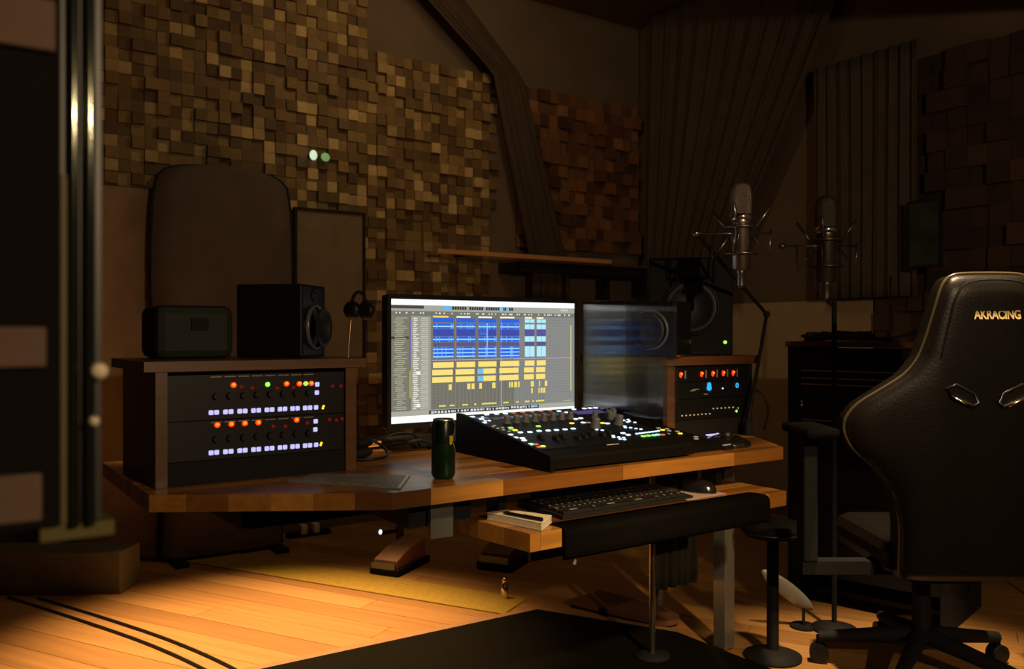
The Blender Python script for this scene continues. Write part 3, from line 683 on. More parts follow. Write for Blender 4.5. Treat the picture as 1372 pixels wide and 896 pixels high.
knm = kn.mesh('knob', M['steel_grey'] if False else mat('knob_grey', (0.075, 0.080, 0.088), 0.35))
for s, t_ in [(0.088+0.0326*i, 0.318) for i in range(8)] + [(0.405, 0.309), (0.456, 0.306), (0.481, 0.312), (0.505, 0.316) if False else (0.495, 0.332), (0.325, 0.212), (0.425, 0.224), (0.445, 0.285)]:
    big = 1.35 if (s, t_) in ((0.425, 0.224), (0.325, 0.212)) else 1.0
    link('knob', knm, con, (s, t_, ct(t_)), (rx, 0, 0), (big, big, big))
for i in range(8):
    s = 0.088+0.0326*i
    link('display', bpy.data.meshes.get('display_%d' % (0 if i == 1 else 1 if i in (2, 3, 4) else 2)) or MB().box(-0.0135, 0.0135, -0.012, 0.012, 0, 0.001).mesh('display_%d' % (0 if i == 1 else 1 if i in (2, 3, 4) else 2), M['disp_violet'] if i == 1 else M['disp_blue'] if i in (2, 3, 4) else M['disp_dim']), con, (s, 0.372, ct(0.372)), (rx, 0, 0))
link('display', MB().box(-0.055, 0.055, -0.02, 0.02, 0, 0.001).mesh('display_w', M['disp_violet']), con, (0.435, 0.375, ct(0.375)), (rx, 0, 0))
link('display', MB().box(-0.02, 0.02, -0.012, 0.012, 0, 0.001).mesh('display_v', M['disp_violet']), con, (0.050, 0.385, ct(0.385)), (rx, 0, 0))
slot = MB().box(-0.0012, 0.0012, -0.045, 0.045, 0, 0.0008).mesh('fader_slot', M['matte_black'])
cap_ = MB(); cap_.prism_x([(-0.011, 0), (-0.009, 0.010), (-0.001, 0.006), (0.001, 0.006), (0.009, 0.010), (0.011, 0)], -0.0055, 0.0055); capm = cap_.mesh('fader_cap', M['black'])
for i in range(8):
    s = 0.088+0.0326*i; tt = 0.145
    link('fader_slot', slot, con, (s, tt, ct(tt)), (rx, 0, 0)); tt = 0.12+0.045*random.random()
    link('fader_cap', capm, con, (s, tt, ct(tt)+0.0008), (rx, 0, 0))
lg = MB()
for i in range(10): lg.box(0.232+0.0042*i, 0.2350+0.0042*i, 0.052, 0.056, ct(0.054)-0.001, ct(0.054)+0.0004)
lg.build('small_lettering', M['paper_edge'], con)
# flat control surface beside it
cs_ = thing('control_surface', 'low black control surface with yellow lights right of the mixing console', 'console', (1.795, 1.73, 0.7505))
MB().prism_x([(0, 0.0), (0, 0.022), (0.30, 0.060), (0.32, 0.060), (0.32, 0.0)], 0, 0.145).build('body', M['console'], cs_)
rx2 = math.atan(0.038/0.30)
def c2(t): return 0.022+0.038*t/0.30
for k, s, t_ in (('y', 0.030, 0.150), ('d', 0.052, 0.152), ('d', 0.060, 0.132), ('y', 0.085, 0.180), ('d', 0.092, 0.205), ('d', 0.112, 0.188), ('d', 0.098, 0.165), ('d', 0.065, 0.178), ('y', 0.105, 0.125), ('d', 0.118, 0.150), ('d', 0.100, 0.055), ('d', 0.022, 0.10), ('d', 0.12, 0.075)):
    link('button', bmesh_[k], cs_, (s, t_, c2(t_)), (rx2, 0, 0))
tb_ = thing('trackball', 'black trackball device with a blue-white light at the right desk end', 'trackball', (2.03, 1.80, 0.7505), 0.35)
bb = MB(); bb.ell((0, 0, 0.004), (0.072, 0.085, 0.030), n=28, m=14)
bb.v = [(x, y, max(z, 0.0)) for x, y, z in bb.v]
bb.build('shell', M['gloss_black'], tb_)
MB().ell((-0.025, -0.02, 0.034), (0.020, 0.020, 0.018)).build('ball', M['black'], tb_)
MB().prism([(-0.040, 0.035), (0.0, 0.012), (0.012, 0.024), (-0.036, 0.042)], 0.030, 0.0335).build('light_strip', M['led_w'], tb_)
MB().ell((0.028, 0.03, 0.028), (0.006, 0.006, 0.005)).build('status_light', M['led_w'], tb_)
bt3 = [(0.0, 0.0), (0.018, 0.004), (0.036, 0.008)]
t = thing('button_strip', 'thin black strip of pale buttons between control surface and trackball', 'buttons', (1.93, 1.725, 0.7505), 0.1)
MB().box(0.012, 0.056, -0.012, 0.012, 0, 0.012, bev=0.003).build('case', M['black'], t)
for i in range(3): link('button', small['d'], t, (0.021+0.013*i, 0.0, 0.012))

# can on the desk
can = thing('drink_can', 'slim dark green drink can with a yellow emblem on the desk', 'can', (1.019, 1.763, 0.7502), 0.0)
R0 = 0.0283; HC = 0.141
MB().lathe([(0, 0.003), (R0*0.75, 0.0), (R0*0.86, 0.003), (R0, 0.012), (R0, HC*0.60)], n=32).build('lower_body', M['can_green'], can)
MB().lathe([(R0, HC*0.60), (R0, HC-0.014), (R0*0.86, HC-0.004)], n=32).build('upper_body', M['can_dark'], can)
MB().lathe([(R0*0.86, HC-0.004), (R0*0.87, HC), (R0*0.80, HC), (R0*0.76, HC-0.005), (0, HC-0.005)], n=32).build('lid', M['alu'], can)
MB().ell((0, 0.006, HC-0.003), (0.008, 0.012, 0.0012)).build('pull_tab', M['alu'], can)
def onc(a, z, r=R0+0.0004): return (r*math.cos(a), r*math.sin(a), z)
em_ = MB(); ac = math.radians(-70)
def strip(a0, z0, a1, z1, wd):
    n = 5
    for k in range(n):
        p, q = k/n, (k+1)/n
        A = [(a0+(a1-a0)*p, z0+(z1-z0)*p), (a0+(a1-a0)*q, z0+(z1-z0)*q)]
        em_.add([onc(A[0][0], A[0][1]-wd), onc(A[1][0], A[1][1]-wd), onc(A[1][0], A[1][1]+wd), onc(A[0][0], A[0][1]+wd)], [(0, 1, 2, 3)])
strip(ac-0.30, 0.086, ac+0.02, 0.096, 0.006); strip(ac-0.34, 0.093, ac-0.05, 0.093, 0.010)
strip(ac+0.0, 0.100, ac+0.50, 0.122, 0.0016); strip(ac+0.0, 0.086, ac+0.50, 0.062, 0.0016); strip(ac+0.12, 0.098, ac+0.20, 0.088, 0.003)
em_.build('emblem', M['yellow'], can)

# printed sheet on the left wing
sh = thing('printed_sheet', 'glossy grey-green printed sheet lying in front of the left rack', 'sheet', (0.83, 1.86, 0.7504))
SHP = [(0.689, 1.932), (0.863, 1.690), (0.967, 1.833), (0.786, 2.0)]
SHP = [(0.700, 1.925), (0.868, 1.690), (0.967, 1.833), (0.790, 1.992)]
MB().prism([(x-0.83, y-1.86) for x, y in SHP], 0, 0.0025).build('sheet', M['sheet'], sh)
def lp(a, b, t): return (a[0]+(b[0]-a[0])*t, a[1]+(b[1]-a[1])*t)
q = [(x-0.83, y-1.86) for x, y in SHP]
MB().prism([lp(q[1], q[0], 0.03), q[1], q[2], lp(q[2], q[3], 0.03)], 0.0026, 0.0032).prism([lp(q[1], q[0], 0.06), lp(q[1], q[0], 0.05), lp(q[2], q[3], 0.28), lp(q[2], q[3], 0.29)], 0.0026, 0.003).build('pale_border', M['sheet_pale'], sh)
pt3 = MB()
for k in range(5):
    a = 0.18+0.15*k; pt3.prism([lp(lp(q[1], q[0], a), lp(q[2], q[3], a), 0.06), lp(lp(q[1], q[0], a), lp(q[2], q[3], a), 0.13), lp(lp(q[1], q[0], a+.1), lp(q[2], q[3], a+.1), 0.13), lp(lp(q[1], q[0], a+.1), lp(q[2], q[3], a+.1), 0.06)][::-1], 0.0026, 0.0030)
pt3.build('printed_marks', M['sheet_pale'], sh)

# cables on the desk behind the can
cb = thing('headset', 'black headset with coiled cable lying on the desk beside the left rack', 'headset', (0.985, 2.17, 0.7505))
MB().ell((0, 0, 0.018), (0.042, 0.034, 0.018)).ell((0.01, 0.0, 0.045), (0.034, 0.030, 0.016)).build('ear_cushion', M['matte_black'], cb)
MB().tube(curve_pts([(-0.03, -0.05, 0.006), (0.02, -0.065, 0.006), (0.07, -0.04, 0.010), (0.075, 0.01, 0.030), (0.04, 0.02, 0.05), (0.0, -0.01, 0.06)]), 0.004).build('headband', M['black'], cb)
MB().tube(curve_pts([(0.0, 0.02, 0.03), (0.06, 0.05, 0.035), (0.12, 0.03, 0.055), (0.19, 0.04, 0.05), (0.23, 0.07, 0.012)]), 0.0035).build('cable', M['black'], cb)
t = solo(MB().tube(curve_pts([(1.08, 2.30, 0.756), (1.12, 2.20, 0.775), (1.17, 2.17, 0.787), (1.23, 2.19, 0.770), (1.26, 2.25, 0.7555)]), 0.0045), 'cable', M['black'], 'black cable looping on the desk below the monitor edge', 'cable', (1.08, 2.30, 0.7505))
t = solo(MB().box(1.13, 1.32, 2.26, 2.33, 0.7503, 0.785, bev=0.008), 'black_box', M['matte_black'], 'flat black box under the monitor, beside the can', 'box', (1.2, 2.28, 0.7503))

# ------------------------------------------------------------------ left rack
def led_box(wd, h, m): return MB().box(-wd/2, wd/2, -0.003, 0, -h/2, h/2, bev=min(wd, h)*0.18).mesh('led', m)
LED = {k: led_box(0.0105, 0.0105, M['led_w']) for k in 'w'}
def dot(r, m): return MB().ell((0, -0.001, 0), (r, 0.003, r*0.9), n=12, m=8).mesh('led', m)
LED['r'] = dot(0.0068, M['led_r']); LED['o'] = dot(0.0040, M['led_o']); LED['g'] = dot(0.0062, M['led_g']); LED['y'] = dot(0.003, M['led_y']); LED['f'] = dot(0.005, M['dot_faint'])
rk = thing('equipment_rack', 'left wooden desk rack with rows of white and red lights', 'rack', (0.46, 2.0, 0.7503))
ro = (0.46, 2.0, 0.7503)
def rl(mb, n, m, p=rk): return mb.build(n, m, p, off=ro)
rl(MB().box(0.40, 0.925, 1.985, 2.37, 1.008, 1.030), 'top_board', M['wood_brown'])
rl(MB().box(0.872, 0.900, 1.992, 2.36, 0.7505, 1.008), 'side_panel', M['wood_brown'])
rl(MB().box(0.425, 0.450, 1.992, 2.36, 0.7505, 1.008), 'side_panel', M['wood_brown'])
rl(MB().box(0.45, 0.872, 2.02, 2.36, 0.7505, 0.775), 'bottom_board', M['matte_black'])
rl(MB().box(0.45, 0.872, 2.002, 2.012, 0.7505, 0.803), 'blank_panel', M['matte_black'])
def unit(z0, z1, wh, col, reds, greens, ticks, faint):
    u = rl(MB().box(0.452, 0.870, 2.0, 2.20, z0, z1), 'rack_unit', M['black'])
    ln_ = MB()
    for i in range(8): ln_.box(0.545+0.0315*i, 0.545+0.0315*i+0.025, 1.9985, 2.0, z1-0.006, z1-0.004)
    rl(ln_, 'marking_strip', M['line'], u)
    P = lambda k, x, z: link('led', LED[k], u, (x-ro[0], 2.0-ro[1], z-ro[2]))  # key 'f' also places the dots that imitate reflected LEDs
    for x, z in wh: P('w', x, z)
    for x, z in col: P('w', x, z)
    for x, z in reds: P('r', x, z); link('led_core', LED['o'], u, (x-ro[0], 1.9975-ro[1], z+0.001-ro[2]))
    for x, z in greens: P('g', x, z)
    for x, z in ticks: P('y', x, z); P('y', x-0.002, z-0.005)
    for x, z in faint: P('f', x, z)  # faint dots; those at the right end imitate reflected red LEDs
    for i in range(8):
        rl(MB().cyl((0.556+0.0315*i, 2.0, z0+(z1-z0)*0.52), (0.556+0.0315*i, 1.988, z0+(z1-z0)*0.52), 0.008, 0.007, n=12), 'dial', M['black'], u)
    return u
WX = [0.546, 0.5585, 0.5785, 0.591, 0.611, 0.6235, 0.643, 0.6555, 0.675, 0.6875, 0.7065, 0.719, 0.7375, 0.750, 0.769, 0.7815, 0.797]
unit(0.896, 0.998, [(x, 0.912) for x in WX], [(0.800, 0.968), (0.799, 0.948)], [(0.597, 0.973), (0.723, 0.972), (0.755, 0.971), (0.785, 0.971)], [(0.677, 0.972), (0.771, 0.971)], [(0.8165, 0.914)], [(0.615, 0.968), (0.64, 0.965), (0.70, 0.962), (0.74, 0.962), (0.84, 0.962), (0.862, 0.962)])
unit(0.805, 0.894, [(x, 0.8205) for x in WX], [(0.796, 0.878), (0.795, 0.858)], [(0.560, 0.883), (0.592, 0.883), (0.623, 0.883), (0.655, 0.883), (0.748, 0.884)], [], [(0.811, 0.824)], [(0.69, 0.872), (0.72, 0.870), (0.775, 0.875), (0.832, 0.880), (0.85, 0.878), (0.865, 0.880)])

# ------------------------------------------------------------------ right rack
rr = thing('equipment_rack', 'right wooden desk rack with orange meters and cyan lights', 'rack', (2.17, 1.979, 0.7503))
r2 = (2.17, 1.979, 0.7503)
def r2l(mb, n, m, p=rr): return mb.build(n, m, p, off=r2)
r2l(MB().box(1.955, 2.395, 1.965, 2.40, 0.990, 1.018), 'top_board', M['wood_brown'])
r2l(MB().box(1.966, 1.998, 1.975, 1.995, 0.7505, 0.990), 'front_post', M['wood_brown'])
r2l(MB().box(1.966, 1.985, 1.995, 2.40, 0.7505, 0.990), 'side_panel', M['gloss_black'])
r2l(MB().box(2.352, 2.372, 1.975, 2.40, 0.7505, 0.990), 'side_panel', M['matte_black'])
u1 = r2l(MB().box(1.999, 2.350, 1.982, 2.2, 0.936, 0.988), 'rack_unit', M['black'])
u2 = r2l(MB().box(1.999, 2.350, 1.982, 2.2, 0.880, 0.934), 'rack_unit', M['black'])
u3 = r2l(MB().box(1.999, 2.350, 1.982, 2.2, 0.810, 0.878), 'rack_unit', M['black'])
r2l(MB().box(1.999, 2.350, 1.984, 2.2, 0.752, 0.808), 'blank_panel', M['matte_black'])
def at2(x, z, y=1.982): return (x-r2[0], y-r2[1], z-r2[2])
mm = dot(0.0085, M['led_r']); mo2 = dot(0.004, M['led_o']); tick = MB().box(-0.0018, 0.0018, -0.003, 0, -0.013, 0.013).mesh('meter_post', M['line'])
for x in (2.036, 2.133, 2.187, 2.238, 2.287):
    a = link('meter_light', mm, u1, at2(x-0.004, 0.959), None, (0.7, 1, 1.25)); link('meter_core', mo2, u1, at2(x-0.002, 0.962, 1.9795)); link('meter_post', tick, u1, at2(x+0.016, 0.959))
cy = MB().cyl((0, 0, 0), (0, -0.004, 0), 0.0095, n=18).mesh('lit_knob', M['led_c'])
link('lit_knob', cy, u2, at2(2.164, 0.912), None, (1.05, 1, 1.0)); link('lit_knob', cy, u2, at2(2.164, 0.9225), None, (0.85, 1, 0.85))
rg = MB().tube([(0.0055*math.cos(2*PI*i/16), -0.002, 0.007*math.sin(2*PI*i/16)) for i in range(16)], 0.002, 6, closed=True).mesh('lit_ring', M['led_c'])
link('lit_ring', rg, u2, at2(2.302, 0.916)); link('led', dot(0.0028, M['led_b']), u2, at2(2.231, 0.908))
mk = MB()
for a, b, z in ((2.085, 2.118, 0.908), (2.075, 2.10, 0.904), (2.14, 2.16, 0.890)): mk.box(a, b, 1.9812, 1.982, z, z+0.003)
r2l(mk, 'small_lettering', M['line'], u2)
gd = dot(0.0026, emit('led_amber_dim', (1.0, 0.75, 0.45), 0.42))
for i in range(8): link('led', gd, u3, at2(2.038+0.0185*i, 0.826))
for i in range(6): link('led', gd, u3, at2(2.185+0.0195*i, 0.842))
link('led', gd, u3, at2(2.308, 0.838)); link('led', dot(0.0048, M['led_g']), u3, at2(2.300, 0.828))
solo(MB().tube(curve_pts([(2.376, 2.0, 0.905), (2.40, 1.955, 0.885), (2.415, 1.94, 0.83), (2.405, 1.95, 0.76)]), 0.0035), 'cable', M['black'], 'thin black cable hanging down the right end of the desk rack', 'cable', (2.40, 1.95, 0.755))

# ------------------------------------------------------------------ speakers
def speaker(label, loc, rz, wd, ht, dp, wr, wz, tr, tz, body, ringm, led=False, group=None):
    t = thing('studio_speaker', label, 'speaker', loc, rz, group)
    MB().box(-wd/2, wd/2, -dp/2, dp/2, 0, ht, bev=0.006).build('cabinet', body, t)
    q = Vector((0, -1, 0)).to_track_quat('Z', 'Y')
    MB().lathe([(wr, 0.001), (wr, 0.008), (wr*0.94, 0.010), (wr*0.90, 0.004)], (0, -dp/2, wz), q, 36).build('woofer_ring', ringm, t)
    MB().lathe([(wr*0.90, 0.004), (wr*0.80, 0.009), (wr*0.72, 0.004), (wr*0.30, -0.020), (0.0, -0.012)], (0, -dp/2-0.022, wz), q, 36).build('woofer_cone', M['cone'], t)
    if tr:
        MB().lathe([(tr, 0.001), (tr, 0.004), (tr*0.8, 0.003), (tr*0.4, 0.003), (tr*0.3, 0.009), (0, 0.011)], (0, -dp/2, tz), q, 28).build('tweeter', M['cone'], t)
    if led: MB().ell((wd/2-0.026, -dp/2-0.001, 0.045), (0.006, 0.003, 0.006)).build('power_led', M['led_g'], t)
    return t
speaker('large black studio speaker on the right rack, with a green power light', (2.285, 2.185, 1.0185), -0.78, 0.285, 0.338, 0.26, 0.098, 0.165, 0.030, 0.292, M['matte_black'], M['black'], True)
t = speaker('small black studio speaker with ringed cone at the left end of the right rack', (1.985, 2.035, 1.0185), -1.15, 0.172, 0.178, 0.15, 0.064, 0.085, 0.0, 0.14, M['gloss_black'], M['ring'])
# added glass sheet right of the monitor, there only to mirror the screen
gm, gt, gpn = nt('added_sheet_glass'); gt.nodes.remove(gpn)
g1 = gt.nodes.new('ShaderNodeBsdfTransparent'); g1.inputs[0].default_value = (0.96, 0.97, 0.96, 1); g2 = gt.nodes.new('ShaderNodeBsdfGlossy'); g2.inputs['Roughness'].default_value = 0.20; g2.inputs['Anisotropy'].default_value = 1.0; g2.inputs['Rotation'].default_value = 0.25
g2.inputs['Color'].default_value = (1, 1, 1, 1); g3 = gt.nodes.new('ShaderNodeMixShader'); g4 = gt.nodes.new('ShaderNodeFresnel'); g4.inputs[0].default_value = 1.345; g5 = gt.nodes.new('ShaderNodeTangent'); g5.direction_type = 'RADIAL'; g5.axis = 'Z'; gt.links.new(g5.outputs[0], g2.inputs['Tangent'])
gt.links.new(g4.outputs[0], g3.inputs[0]); gt.links.new(g1.outputs[0], g3.inputs[1]); gt.links.new(g2.outputs[0], g3.inputs[2]); gt.links.new(g3.outputs[0], gt.nodes['Material Output'].inputs[0])
t = thing('added_glass', 'added clear glass sheet right of the monitor with a streaky reflection of the screen', 'glass', (1.83, 2.10, 0.7503))
gd_ = MB(); gd_.box(-0.002, 0.002, -0.30, 0.136, 0.084, 0.45); gd_.build('added_glass_sheet', M.setdefault('added_sheet', gm), t)
MB().box(-0.012, 0.012, 0.06, 0.11, 0.008, 0.10).build('clamp', M['matte_black'], t)
MB().box(-0.02, 0.05, 0.02, 0.16, 0.0, 0.008).build('foot', M['matte_black'], t)
speaker('black studio speaker on the left rack turned away towards the middle', (0.785, 2.205, 1.031), 0.80, 0.155, 0.188, 0.18, 0.058, 0.078, 0.018, 0.160, M['black'], M['ring'])
t = thing('equipment_case', 'low dark green-black case on the left rack behind the speaker', 'case', (0.56, 2.24, 1.031))
MB().box(-0.10, 0.085, -0.09, 0.09, 0, 0.13, bev=0.02).build('case_body', mat('case_dark_green', (0.008, 0.013, 0.007), 0.7), t)
MB().box(-0.02, 0.02, -0.096, -0.088, 0.07, 0.10).build('clasp', M['matte_black'], t)
# headphones on their stand
t = thing('headphone_stand', 'thin brass-coloured wire stand behind the left rack', 'stand', (1.035, 2.36, 0.7503))
MB().tube(curve_pts([(0.0, 0.0, 0.008), (0.002, 0, 0.20), (0.012, 0, 0.36), (0.02, 0, 0.44), (0.04, 0, 0.462)]), 0.0022, 8).build('pole', M['gilt'], t)
MB().lathe([(0, 0.0), (0.045, 0.0), (0.045, 0.006), (0.01, 0.010), (0, 0.010)]).build('base', M['matte_black'], t)
hp = thing('headphones', 'black headphones hanging on the thin wire stand left of the monitor', 'headphones', (1.075, 2.36, 1.212), 0.5)
arc = [(0.036*math.cos(a)*1.0, 0, -0.045+0.05*math.sin(a)) for a in [PI*k/14 for k in range(15)]]
MB().tube(arc, 0.005, 8).build('headband', M['matte_black'], hp)
for sx in (-1, 1):
    c = (sx*0.036, 0, -0.05); q = Vector((sx, 0, 0)).to_track_quat('Z', 'Y')
    MB().lathe([(0, 0.012), (0.022, 0.010), (0.028, 0.0), (0.026, -0.010), (0.012, -0.012), (0, -0.010)], c, q, 24).build('ear_cup', M['black'], hp)

# ------------------------------------------------------------------ microphones
def microphone(label, loc, rz, body, grill):
    """loc: bottom of the body; height of body and head 0.263"""
    t = thing('microphone', label, 'microphone', loc, rz)
    MB().lathe([(0, 0.0), (0.026, 0.0), (0.029, 0.004), (0.029, 0.138), (0.031, 0.142), (0.031, 0.150)], n=32).build('body', body, t)
    MB().lathe([(0.031, 0.150), (0.0345, 0.156), (0.0345, 0.166), (0.031, 0.170)], n=32).build('ring', M['chrome'], t)
    g = MB().lathe([(0.032, 0.166), (0.033, 0.20), (0.033, 0.235), (0.030, 0.252), (0.020, 0.262), (0, 0.266)], n=32); g.build('grille', grill, t)
    MB().lathe([(0, -0.052), (0.010, -0.052), (0.0115, -0.045), (0.0115, -0.012), (0.013, -0.010), (0.013, 0.0)], n=20).build('plug', M['nickel'], t)
    return t
def shock_mount(label, loc, rz, m):
    t = thing('shock_mount', label, 'mount', loc, rz)
    for z, nm in ((0.045, 'cage_ring'), (0.125, 'cage_ring')):
        MB().tube([(0.050*math.cos(2*PI*i/28), 0.050*math.sin(2*PI*i/28), z) for i in range(28)], 0.003, 8, closed=True).build(nm, m, t)
    for a in range(4):
        an = PI/4+a*PI/2+0.3; ca, sa = math.cos(an), math.sin(an)
        MB().tube([(0.036*ca, 0.036*sa, 0.110), (0.088*ca, 0.088*sa, 0.185)], 0.004, 8).build('arm', m, t)
        MB().tube([(0.036*ca, 0.036*sa, 0.100), (0.085*ca, 0.085*sa, 0.035), (0.088*ca, 0.088*sa, 0.115)], 0.0035, 8).build('arm', m, t)
        MB().tube([(0.032*ca, 0.032*sa, 0.085), (0.050*ca, 0.050*sa, 0.125)], 0.0015, 6).build('elastic', M['black'], t)
    MB().tube([(-0.135, 0, 0.108), (0.09, 0, 0.108)], 0.0028, 8).build('cross_bar', m, t)
    MB().ell((-0.135, 0, 0.108), (0.012, 0.010, 0.010)).build('knob', m, t)
    return t
RZC = math.radians(-34.6)
microphone('large silver condenser microphone in a cage mount, in front of the large speaker', (2.045, 1.745, 1.284), RZC, M['nickel'], M['grille'])
shock_mount('metal cage mount around the large silver microphone', (2.045, 1.745, 1.288), RZC, M['nickel'])
arm = thing('boom_stand', 'thin black jointed desk boom carrying the large silver microphone', 'stand', (2.33, 1.99, 0.7503))
def pa(p): return Vector(p)-Vector((2.33, 1.99, 0.7503))
arm.location = (2.30, 1.93, 0.7503); ao = Vector((2.30, 1.93, 0.7503))
def al(mb, n, m): return mb.build(n, m, arm, off=tuple(ao))
al(MB().cyl((2.30, 1.93, 0.7505), (2.30, 1.93, 0.80), 0.014), 'clamp', M['matte_black'])
al(MB().cyl((2.30, 1.93, 0.80), (2.42, 1.95, 1.16), 0.006, n=10), 'lower_tube', M['matte_black'])
al(MB().ell((2.42, 1.95, 1.16), (0.012, 0.012, 0.012)), 'elbow', M['matte_black'])
al(MB().cyl((2.42, 1.95, 1.16), (1.934, 1.822, 1.396), 0.006, n=10), 'upper_tube', M['matte_black'])
M['nickel_ghost'] = mat('ghost_nickel', (0.16, 0.14, 0.12), 0.35, metal=0.9)  # dulled nickel for the reflected second microphone
M['grille_ghost'] = mat('ghost_grille', (0.10, 0.085, 0.07), 0.5, metal=0.7, noise=0.3, scale=420, bump=0.5)
microphone('dull grey copy microphone built for a ghost reflection, on a floor stand in front of the grey curtain', (2.755, 1.95, 1.283), RZC, M['nickel_ghost'], M['grille_ghost']).scale = (1.2,)*3  # darkened copy of the first microphone, imitates its double reflection
shock_mount('dull grey cage mount around the ghost reflection microphone', (2.755, 1.95, 1.287), RZC, M['nickel_ghost']).scale = (1.2,)*3
ms2 = thing('ghost_microphone_stand', 'tall thin black floor stand carrying the grey ghost reflection microphone', 'stand', (2.775, 1.93, 0))
MB().cyl((0, 0, 0.03), (0, 0, 1.22), 0.009, n=12).build('pole', M['matte_black'], ms2)
MB().cyl((0, 0, 1.19), (-0.02, 0.02, 1.215), 0.006, n=10).build('swivel', M['matte_black'], ms2)
MB().lathe([(0, 0), (0.08, 0), (0.08, 0.012), (0.02, 0.03), (0, 0.03)], n=28).build('base', M['matte_black'], ms2)

# ------------------------------------------------------------------ equipment rack on the right
er = thing('rack_cabinet', 'tall dark rack cabinet with horizontal metal lines beside the gaming chair', 'rack', (2.95, 2.27, 0), -1.34)
# local x runs along the front to the right, local -y faces the desk
WR, HR, DR = 0.62, 1.062, 0.42
MB().box(0.0, 0.045, 0.0, DR, 0.0, HR-0.022).build('side_panel', M['matte_black'], er)
MB().box(WR-0.035, WR, 0.0, DR, 0.0, HR-0.022).build('side_panel', M['matte_black'], er)
MB().box(-0.008, WR+0.008, -0.008, DR, HR-0.022, HR).build('top_board', M['wood_brown'], er)
MB().box(0.045, WR-0.035, 0.05, DR, 0.04, 0.06).build('bottom_board', M['matte_black'], er)
z = HR-0.03
for i, (h, nl, col) in enumerate(((0.080, 0, 'matte_black'), (0.055, 2, 'black'), (0.045, 1, 'black'), (0.10, 0, 'matte_black'), (0.065, 2, 'black'), (0.11, 0, 'matte_black'), (0.16, 0, 'black'), (0.16, 0, 'matte_black'), (0.14, 0, 'matte_black'))):
    u = MB().box(0.047, WR-0.037, 0.008, 0.30, z-h+0.003, z).build('rack_unit', M[col], er)
    for k in range(nl):
        MB().box(0.055, WR-0.05, 0.002, 0.008, z-0.010-k*h*0.55, z-0.006-k*h*0.55).build('metal_strip', M['line'], u)
    if i in (0, 5):
        for k in range(7): MB().cyl((0.09+0.065*k, 0.008, z-h*0.5), (0.09+0.065*k, -0.010, z-h*0.5), 0.010, 0.008, n=12).build('dial', M['black'], u)
    z -= h
MB().ell((0.062, -0.006, 0.81), (0.007, 0.006, 0.012)).build('latch', M['chrome'], er)
ct_ = thing('cable_tangle', 'low heap of tangled black cable on top of the tall rack', 'cable', (3.02, 2.06, 1.0625))
mb = MB(); rt = random.Random(5)
for k in range(9):
    pts = [(rt.uniform(-0.09, 0.09)*0.6+0.03*math.cos(i*1.1+k), rt.uniform(-0.13, 0.13), 0.006+rt.uniform(0, 0.034)) for i in range(9)]
    mb.tube(curve_pts(pts, 5), 0.0045, 6)
mb.build('loops', M['black'], ct_)
solo(MB().tube(curve_pts([(3.05, 2.00, 1.069), (3.10, 1.88, 1.08), (3.16, 1.76, 1.12), (3.24, 1.62, 1.17), (3.34, 1.5, 1.17), (3.44, 1.42, 1.0), (3.47, 1.40, 0.5), (3.48, 1.40, 0.008)]), 0.006), 'cable', M['black'], 'black cable arching from the tall rack top towards the gaming chair', 'cable', (3.48, 1.40, 0))
t = thing('thin_rod', 'thin black rod standing up from the tall rack top', 'rod', (3.17, 1.95, 1.0625))
MB().cyl((0, 0, 0.006), (0, 0, 0.26), 0.005, n=10).build('shaft', M['matte_black'], t)
MB().cyl((0, 0, 0), (0, 0, 0.006), 0.03, n=16).build('base', M['matte_black'], t)

# ------------------------------------------------------------------ gaming chair, seen from behind
ch = thing('gaming_chair', 'black racing-style gaming chair seen from behind at the right edge', 'chair', (2.503, 1.31, 0), RZC)
PX = 2.5/1150.
con_ = [(0, 370), (30, 370.5), (44, 372.5), (53, 378), (59, 390), (64, 410), (72, 445), (82, 478), (98, 500), (126, 520), (152, 538), (166, 556), (168, 574), (156, 598), (128, 622), (104, 652), (94, 700), (92, 760), (92, 770)]
prof = [(dx*PX, 1.09-(y-448)*PX) for dx, y in con_]
rows = []
zt, zb = prof[0][1], prof[-1][1]
N = 46
def width_at(z):
    for (w0, z0), (w1, z1) in zip(prof, prof[1:]):
        if z1 <= z <= z0 and z0 > z1: return w0+(w1-w0)*(z0-z)/(z0-z1)
    return prof[-1][0]
zz = [zt-0.0005-(zt-zb-0.0005)*((k/N)**1.25) for k in range(N+1)]
v = []; NX = 22
def back_y(z): return -0.02-0.10*((z-zb)/(zt-zb))
for z in zz:
    hw = max(width_at(z), 0.012)
    for i in range(NX+1):
        s = -1+2*i/NX; x = math.copysign(hw*math.sin(abs(s)*PI/2), s)
        edge = 1-abs(s)**3; u_ = max(0.0, (z-(zt-0.07))/0.07); edge *= max(0.0, 1-u_*u_)
        wing = 0.10*max(0, abs(x)-0.14)
        dish = 0.012*math.exp(-((abs(x)-0.0)/0.10)**2) if 0.75 < z < 1.15 else 0
        v.append((x, back_y(z)-0.045*math.sqrt(max(edge, 0))*min(1, hw/0.08)+wing*1.5, z))
W = NX+1; mb = MB(); off = len(v)
fr_ = [(j*W+i, (j+1)*W+i, (j+1)*W+i+1, j*W+i+1) for j in range(N) for i in range(NX)]
v2 = [(x, back_y(z)+0.05+0.15*max(0, abs(x)-0.14)-0.0*(y), z) for x, y, z in v]
bkf = [tuple(off+q for q in f[::-1]) for f in fr_]
side = []
for j in range(N):
    side += [(j*W, off+j*W, off+(j+1)*W, (j+1)*W), (j*W+NX, (j+1)*W+NX, off+(j+1)*W+NX, off+j*W+NX)]
for i in range(NX): side += [(i, i+1, off+i+1, off+i), (N*W+i, off+N*W+i, off+N*W+i+1, N*W+i+1)]
mb.add(v+v2, fr_+bkf+side, True)
mb.build('backrest', M['chair'], ch)
